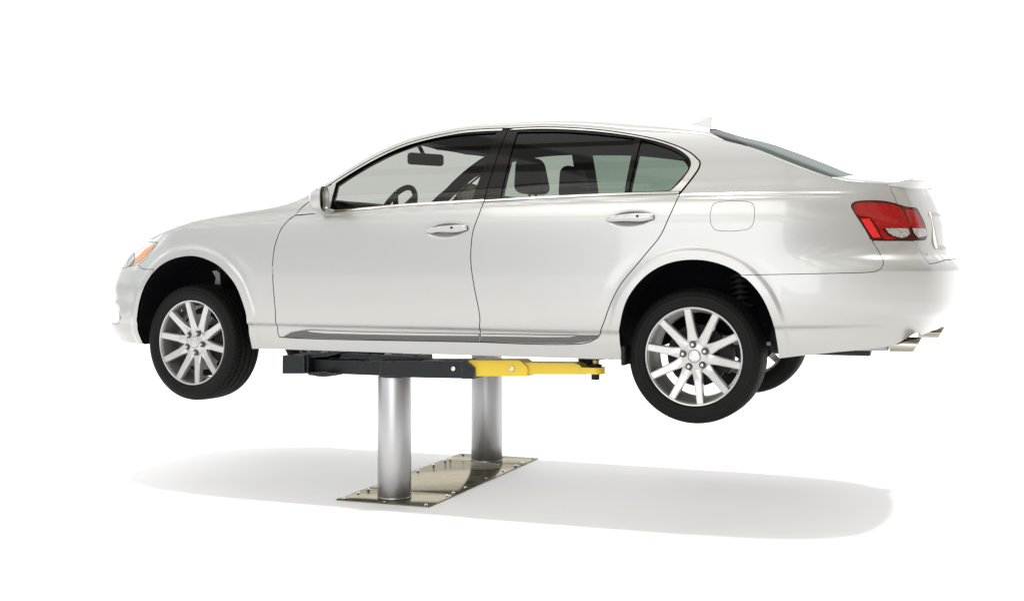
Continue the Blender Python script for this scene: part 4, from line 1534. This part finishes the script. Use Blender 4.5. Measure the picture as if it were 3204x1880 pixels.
# ---- door mirrors
for sg in (-1, 1):
    c = at_y(*px('M', (650, 660))[0], -1.0) if sg < 0 else at_y(1464, 608, 1.0)
    cen = Vector((c[0], sg*1.0, c[2]))
    hx_, hy_, hz_ = .072, .105, .071
    rz = Matrix.Rotation(math.radians(16)*(-sg), 4, 'Z')

    def mp(x, y, z):
        return cen+rz @ Vector((x, y*sg, z))
    bm = bmesh.new()
    n, m = 44, 14
    rings = []
    for i in range(m+1):
        t = i/m                                  # from the rim at the back to the nose
        a = t*PI/2
        sc, xx = math.cos(a)**.62, -hx_*math.sin(a)**1.0
        ring = []
        for k in range(n):
            b_ = 2*PI*k/n
            cc, ss = math.cos(b_), math.sin(b_)
            f = (abs(cc)**2.9+abs(ss)**2.9)**(-1/2.9)
            ring.append(mp(xx+.022, cc*f*hy_*sc-.012*t, ss*f*hz_*sc-.006*t) if i < m else None)
        rings.append(ring)
    vr = [[bm.verts.new(p) for p in r] for r in rings[:-1]]
    inner = []
    for s_, xo in ((.955, .0245), (.90, .020), (.88, .004)):
        ring = []
        for k in range(n):
            b_ = 2*PI*k/n
            cc, ss = math.cos(b_), math.sin(b_)
            f = (abs(cc)**2.9+abs(ss)**2.9)**(-1/2.9)
            ring.append(bm.verts.new(mp(xo, cc*f*hy_*s_, ss*f*hz_*s_)))
        inner.append(ring)
    vr = inner[::-1]+vr
    for A, B in zip(vr, vr[1:]):
        for k in range(n):
            bm.faces.new((A[k], A[(k+1) % n], B[(k+1) % n], B[k]))
    bm.faces.new(vr[-1])
    mh = bm_obj('side_mirror', bm, M['paint'], car, angle=50)
    bm = bmesh.new()
    A, B = [], []
    for k in range(n):
        b_ = 2*PI*k/n
        cc, ss = math.cos(b_), math.sin(b_)
        f = (abs(cc)**2.9+abs(ss)**2.9)**(-1/2.9)
        A.append(bm.verts.new(mp(.008, cc*f*hy_*.885, ss*f*hz_*.885)))
        B.append(bm.verts.new(mp(.002, cc*f*hy_*.885, ss*f*hz_*.885)))
    bm.faces.new(A)
    bm.faces.new(B[::-1])
    for k in range(n):
        bm.faces.new((A[k], B[k], B[(k+1) % n], A[(k+1) % n]))
    bm_obj('mirror_glass', bm, M['mirror'], mh, flat=True)
    bm = bmesh.new()
    add_prism(bm, [(c[0]-.05, c[2]-.078), (c[0]+.01, c[2]-.078), (c[0]+.015, c[2]-.05), (c[0]-.045, c[2]-.05)], 1, sg*.84, sg*.97)
    bm_obj('mirror_foot', bm, M['paint'], mh, bevel=.008)

# ================================================================== THE LIFT
lift = empty('vehicle_lift', loc=(-.255, 0, 0))
tag(lift, 'in-ground two post car lift with black and yellow swing arms holding up the sedan', 'car lift')


def post(px_l, px_r, py_base, y, ztop_):
    pc = at_z((px_l+px_r)/2, py_base, 0)
    zc = -(pc[0]-CAM[0])*SN+(pc[1]-CAM[1])*CS
    r = (px_r-px_l)/2*zc/F_PX
    bm = bmesh.new()
    add_cyl(bm, (pc[0], pc[1], 0.012), (pc[0], pc[1], ztop_), r, n=96)
    o = bm_obj('post', bm, M['ram'], lift, bevel=.003)
    bm = bmesh.new()
    n = 64
    R = [[bm.verts.new((pc[0]+rr_*math.cos(2*PI*k/n), pc[1]+rr_*math.sin(2*PI*k/n), zz)) for k in range(n)] for rr_, zz in ((r+.001, .012), (r+.001, .017), (r+.002, .014), (r+.002, .010))]
    for A, B in zip(R, R[1:]):
        for k in range(n):
            bm.faces.new((A[k], A[(k+1) % n], B[(k+1) % n], B[k]))
    bm_obj('wiper_ring', bm, M['ram'], lift)
    return pc, r


pn, rn = post(*(p[0] for p in px('P', (573, 0), (903, 0))), px('P', (0, 1256))[0][1], -.65, .662)
pf_, rf_ = post(*(p[0] for p in px('P', (1494, 0), (1801, 0))), px('P', (0, 892))[0][1], .65, .715)
print('posts', pn, rn, pf_, rf_)


def zz_at(py, y, px_=1200):
    return at_y(px_, py, y)[2]


def xat(px_, y):
    return at_y(px_, 1130, y)[0]


def slab(name, view, pts, y0, y1, mat, bevel=.004, parent=None, segs=2):
    """steel section: side outline seen in the photograph on the plane y0, running back to y1"""
    P = [at_y(*p, y0) for p in px(view, *pts)]
    bm = bmesh.new()
    add_prism(bm, [(p[0], p[2]) for p in P], 1, y0, y1)
    return bm_obj(name, bm, mat, parent or lift, bevel=bevel, segs=segs)


YA = -.768
sleeve = slab('arm_sleeve', 'H', ((770, 287), (1000, 283), (1340, 284), (1420, 334), (1420, 406), (1345, 406), (1100, 402), (770, 392)), YA, YA+.16, M['arm_black'], .008)
slab('arm_collar', 'H', ((1336, 282), (1362, 282), (1424, 332), (1424, 409), (1336, 409)), YA-.004, YA+.165, M['arm_black'], .003, parent=sleeve)
slab('arm_bar', 'H', ((310, 276), (780, 290), (780, 386), (310, 368)), YA+.06, YA+.24, M['arm_black'], .008)
slab('arm_end', 'K', ((160, 278), (605, 275), (608, 640), (590, 655), (165, 655), (155, 640)), YA-.03, YA+.40, M['arm_black'], .010)
# yoke with its pin
yk = slab('yoke', 'K', ((615, 280), (690, 280), (690, 640), (615, 655)), YA-.01, YA+.20, M['arm_black'], .006)
slab('yoke_plate', 'K', ((660, 250), (1050, 235), (1270, 230), (1270, 255), (1050, 300), (700, 318)), YA+.01, YA+.2, M['arm_black'], .004, parent=yk)
slab('yoke_plate', 'K', ((660, 640), (1050, 610), (1240, 650), (1100, 680), (720, 692)), YA-.01, YA+.2, M['arm_black'], .004, parent=yk)
slab('arm_rib', 'K', ((1360, 300), (1400, 240), (1980, 262), (2120, 285), (2120, 345), (1360, 335)), YA+.07, YA+.15, M['arm_black'], .004)
slab('top_plate', 'H', ((690, 262), (760, 248), (1030, 256), (1034, 290), (700, 290)), YA+.03, YA+.22, M['arm_black'], .005)
for (vx, vy), yy in (((1030, 205), YA+.10), ((2345, 245), YA+.10)):
    p = at_y(*px('K', (vx, vy))[0], yy)
    bm = bmesh.new()
    add_cyl(bm, (p[0], p[1], p[2]-.012), (p[0], p[1], p[2]-.001), .021, n=28)
    add_cyl(bm, (p[0], p[1], p[2]-.001), (p[0], p[1], p[2]+.006), .021, .011, n=28)
    bm_obj('pivot_pin', bm, M['pin'], lift, bevel=.002)
slab('cross_beam', 'K', ((700, 188), (2400, 205), (2400, 330), (700, 330)), YA+.26, YA+.42, M['arm_black'], .006)
# yellow telescoping sections
ye1 = slab('extension_arm', 'H', ((1380, 281), (1735, 281), (1752, 292), (1792, 330), (1792, 391), (1400, 391)), YA+.012, YA+.148, M['arm_yellow'], .007)
ye2 = slab('extension_arm', 'H', ((1740, 297), (2110, 300), (2150, 312), (2195, 362), (2192, 379), (1740, 377)), YA+.024, YA+.136, M['arm_yellow'], .007)
for vx, vy, nm, off in ((1281, 338, sleeve, 0.0), (1684, 339, ye1, .012)):
    p = at_y(*px('H', (vx, vy))[0], YA+off)
    bm = bmesh.new()
    add_cyl(bm, (p[0], YA+off-.009, p[2]), (p[0], YA+off+.01, p[2]), .0135, n=6)
    bm_obj('bolt', bm, M['zinc'], nm, bevel=.002)
pad = at_y(*px('Y', (1400, 890))[0], YA+.06)
pz = lambda v: at_y(*px('Y', (1400, v))[0], YA+.06)[2]
sc_ = 6.3/F_PX/11.377


def disc(name, z0, z1, r, mat, n=40, bevel=.003, dx=0, dy=0):
    bm = bmesh.new()
    add_cyl(bm, (pad[0]+dx, pad[1]+dy, z0), (pad[0]+dx, pad[1]+dy, z1), r, n=n)
    return bm_obj(name, bm, mat, lift, bevel=bevel)


bm = bmesh.new()
n = 30
out = []
for k in range(n+1):
    a = -PI/2+PI*k/n
    out.append((pad[0]+345*sc_*math.cos(a), pad[1]+345*sc_*math.sin(a)))
out += [(pad[0]-420*sc_, pad[1]+345*sc_), (pad[0]-420*sc_, pad[1]-345*sc_)]
add_prism(bm, out, 2, pz(1005), pz(775))
bm_obj('arm_eye', bm, M['arm_yellow'], lift, bevel=.004)
disc('pad_screw', pz(700), pz(440), 110*sc_, M['brass'])
disc('pad_nut', pz(775), pz(675), 235*sc_, M['black'])
disc('foot_nut', pz(1225), pz(1000), 158*sc_, M['black'], n=6)
disc('pad', pz(480)-.002, pz(480)+.02, .055, M['black'])
p2 = at_y(*px('Y', (1160, 600))[0], YA+.18)
bm = bmesh.new()
add_cyl(bm, (p2[0], p2[1], pz(800)), (p2[0], p2[1], .815), 385*sc_, n=40)
bm_obj('frame_pad', bm, M['black'], lift, bevel=.003)

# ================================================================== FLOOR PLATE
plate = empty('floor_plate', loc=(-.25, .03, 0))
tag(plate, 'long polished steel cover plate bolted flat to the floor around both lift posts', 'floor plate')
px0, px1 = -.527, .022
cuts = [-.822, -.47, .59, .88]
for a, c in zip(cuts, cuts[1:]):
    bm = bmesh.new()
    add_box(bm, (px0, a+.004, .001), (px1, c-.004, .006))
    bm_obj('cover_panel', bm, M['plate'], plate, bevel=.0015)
bolts = [(px0+.03, -.79), (-.25, -.79), (px1-.03, -.79), (px0+.03, -.62), (px1-.03, -.52), (px0+.03, -.50), (px1-.03, -.43), (px1-.03, -.26), (px0+.03, .15), (px0+.03, .38), (px1-.03, .05), (px1-.03, .33), (px0+.03, .56),
         (px1-.03, .54), (px1-.03, .66), (px0+.03, .64), (px0+.03, .85), (px1-.03, .85), (-.22, .85)]
for x, y in bolts:
    bm = bmesh.new()
    add_cyl(bm, (x, y, .0055), (x, y, .0075), .0095, n=20)
    add_cyl(bm, (x, y, .007), (x, y, .0115), .0060, n=6)
    bm_obj('bolt', bm, M['zinc'], plate, bevel=.001)

# ================================================================== SETTING
bm = bmesh.new()
bmesh.ops.create_grid(bm, x_segments=1, y_segments=1, size=200)
fl = bm_obj('floor', bm, principled('white_studio_floor', (.90, .90, .90), .8, spec=.1, noise=.004, nscale=3), None)
fl['kind'] = 'structure'

# ------------------------------------------------------------------ light
BACK, FRONT0, FRONT1, CEIL = 5.0, .66, 1.24, 1.5
w = bpy.data.worlds.new('World')
scene.world = w
w.use_nodes = True
nt = w.node_tree
bg = nt.nodes['Background']
tc = nt.nodes.new('ShaderNodeTexCoord')
sp = nt.nodes.new('ShaderNodeSeparateXYZ')
nt.links.new(tc.outputs['Generated'], sp.inputs['Vector'])
wx, wy, wz = sp.outputs


def ramp(v, a, b, lo=0.0, hi=1.0):
    n = nt.nodes.new('ShaderNodeMapRange')
    n.interpolation_type = 'SMOOTHSTEP'
    n.inputs['From Min'].default_value = a
    n.inputs['From Max'].default_value = b
    n.inputs['To Min'].default_value = lo
    n.inputs['To Max'].default_value = hi
    nt.links.new(v, n.inputs['Value'])
    return n.outputs['Result']


# an added white glow on the far side to light the floor, a dim workshop with rows of ceiling lights on the near side
az_ = mth(nt, 'DIVIDE', wx, mth(nt, 'SQRT', mth(nt, 'ADD', mth(nt, 'MULTIPLY', wx, wx), mth(nt, 'ADD', mth(nt, 'MULTIPLY', wy, wy), .0001))))
backf = mth(nt, 'MULTIPLY', mth(nt, 'MULTIPLY', ramp(az_, .18, .05), ramp(az_, -.80, -.70)), mth(nt, 'MULTIPLY', ramp(wy, .0, .1), ramp(wz, .62, .30)))
zc_ = mth(nt, 'MAXIMUM', wz, .05)
cxx, cyy = mth(nt, 'DIVIDE', wx, zc_), mth(nt, 'DIVIDE', wy, zc_)
fx = mth(nt, 'ABSOLUTE', mth(nt, 'ADD', mth(nt, 'FRACT', mth(nt, 'MULTIPLY', cxx, .22)), -.5))
fy = mth(nt, 'ABSOLUTE', mth(nt, 'ADD', mth(nt, 'FRACT', mth(nt, 'ADD', mth(nt, 'MULTIPLY', cyy, .8), .3)), -.5))
panel_ = mth(nt, 'MULTIPLY', ramp(fx, .44, .40), ramp(fy, .22, .17))
ceil_ = mth(nt, 'MULTIPLY', panel_, ramp(wz, .12, .30))
b1 = ramp(mth(nt, 'ABSOLUTE', mth(nt, 'ADD', mth(nt, 'FRACT', mth(nt, 'MULTIPLY', cyy, 4.3)), -.5)), .40, .36, .35, 1.0)
b2 = ramp(mth(nt, 'ABSOLUTE', mth(nt, 'ADD', mth(nt, 'FRACT', mth(nt, 'ADD', mth(nt, 'MULTIPLY', cxx, 2.1), mth(nt, 'MULTIPLY', cyy, .6))), -.5)), .44, .41, .45, 1.0)
beams = mth(nt, 'MAXIMUM', mth(nt, 'MULTIPLY', b1, b2), ramp(wz, .45, .2))
amb = mth(nt, 'ADD', mth(nt, 'MULTIPLY', beams, ramp(wz, .02, .42, FRONT0, FRONT1)), mth(nt, 'MULTIPLY', ceil_, CEIL))
front_ = mth(nt, 'MULTIPLY', mth(nt, 'MULTIPLY', amb, ramp(wx, .10, .65, 1.0, .25)), mth(nt, 'SUBTRACT', 1.0, backf))
far_ = ramp(wy, .28, .48)
total = mth(nt, 'MAXIMUM', mth(nt, 'ADD', mth(nt, 'MULTIPLY', backf, BACK), front_), mth(nt, 'MULTIPLY', far_, 1.06))
nt.links.new(total, bg.inputs['Strength'])
mixc = nt.nodes.new('ShaderNodeMix')
mixc.data_type = 'RGBA'
mixc.inputs['A'].default_value = (.92, .968, 1, 1)
mixc.inputs['B'].default_value = (1, .86, .68, 1)
nt.links.new(mth(nt, 'MULTIPLY', mth(nt, 'MAXIMUM', ramp(wx, .25, .8), ramp(wz, .2, .6, 0, .32)), mth(nt, 'SUBTRACT', 1.0, far_)), mixc.inputs['Factor'])
mixd = nt.nodes.new('ShaderNodeMix')
mixd.data_type = 'RGBA'
nt.links.new(far_, mixd.inputs['Factor'])
nt.links.new(mixc.outputs['Result'], mixd.inputs['A'])
mixd.inputs['B'].default_value = (1, 1, 1, 1)
nt.links.new(mixd.outputs['Result'], bg.inputs['Color'])


def area_lamp(name, loc, target, sx, sy, power, color=(1, 1, 1)):
    l = bpy.data.lights.new(name, 'AREA')
    l.shape = 'RECTANGLE'
    l.size, l.size_y = sx, sy
    l.energy = power
    l.color = color
    o = bpy.data.objects.new(name, l)
    COL.objects.link(o)
    o.location = loc
    o.rotation_euler = (Vector(target)-Vector(loc)).to_track_quat('-Z', 'Y').to_euler()
    return o


for tilt in (-10.0, 17.0):                     # two added suns, tilted apart so their overlapping shadows shorten the car's
    sun = bpy.data.lights.new('shadow_sun', 'SUN')
    sun.energy = 1.05
    sun.angle = math.radians(2.5)
    so = bpy.data.objects.new('shadow_sun', sun)
    COL.objects.link(so)
    d_ = Vector((-math.tan(math.radians(tilt)), -math.tan(math.radians(3.2)), -1))
    so.rotation_euler = d_.to_track_quat('-Z', 'Y').to_euler()
area_lamp('side_fill', (0.3, -7.5, 4.8), (0, 0, 1.3), 6.0, 2.0, 120, (1, .985, .95))  # added fill lamp for the near side of the car
area_lamp('post_highlight_fill', (1.0, -9.5, 1.9), (0, 0, 1.0), 4.6, 3.4, 120, (.96, .98, 1))  # added lamp that makes the highlight down the lift posts

scene.view_settings.view_transform = 'Standard'
scene.view_settings.look = 'None'
scene.view_settings.exposure = 0
scene.view_settings.gamma = 1
scene.cycles.use_denoising = True
scene.cycles.max_bounces = 10
scene.cycles.transparent_max_bounces = 16
scene.cycles.caustics_reflective = False
scene.cycles.caustics_refractive = False
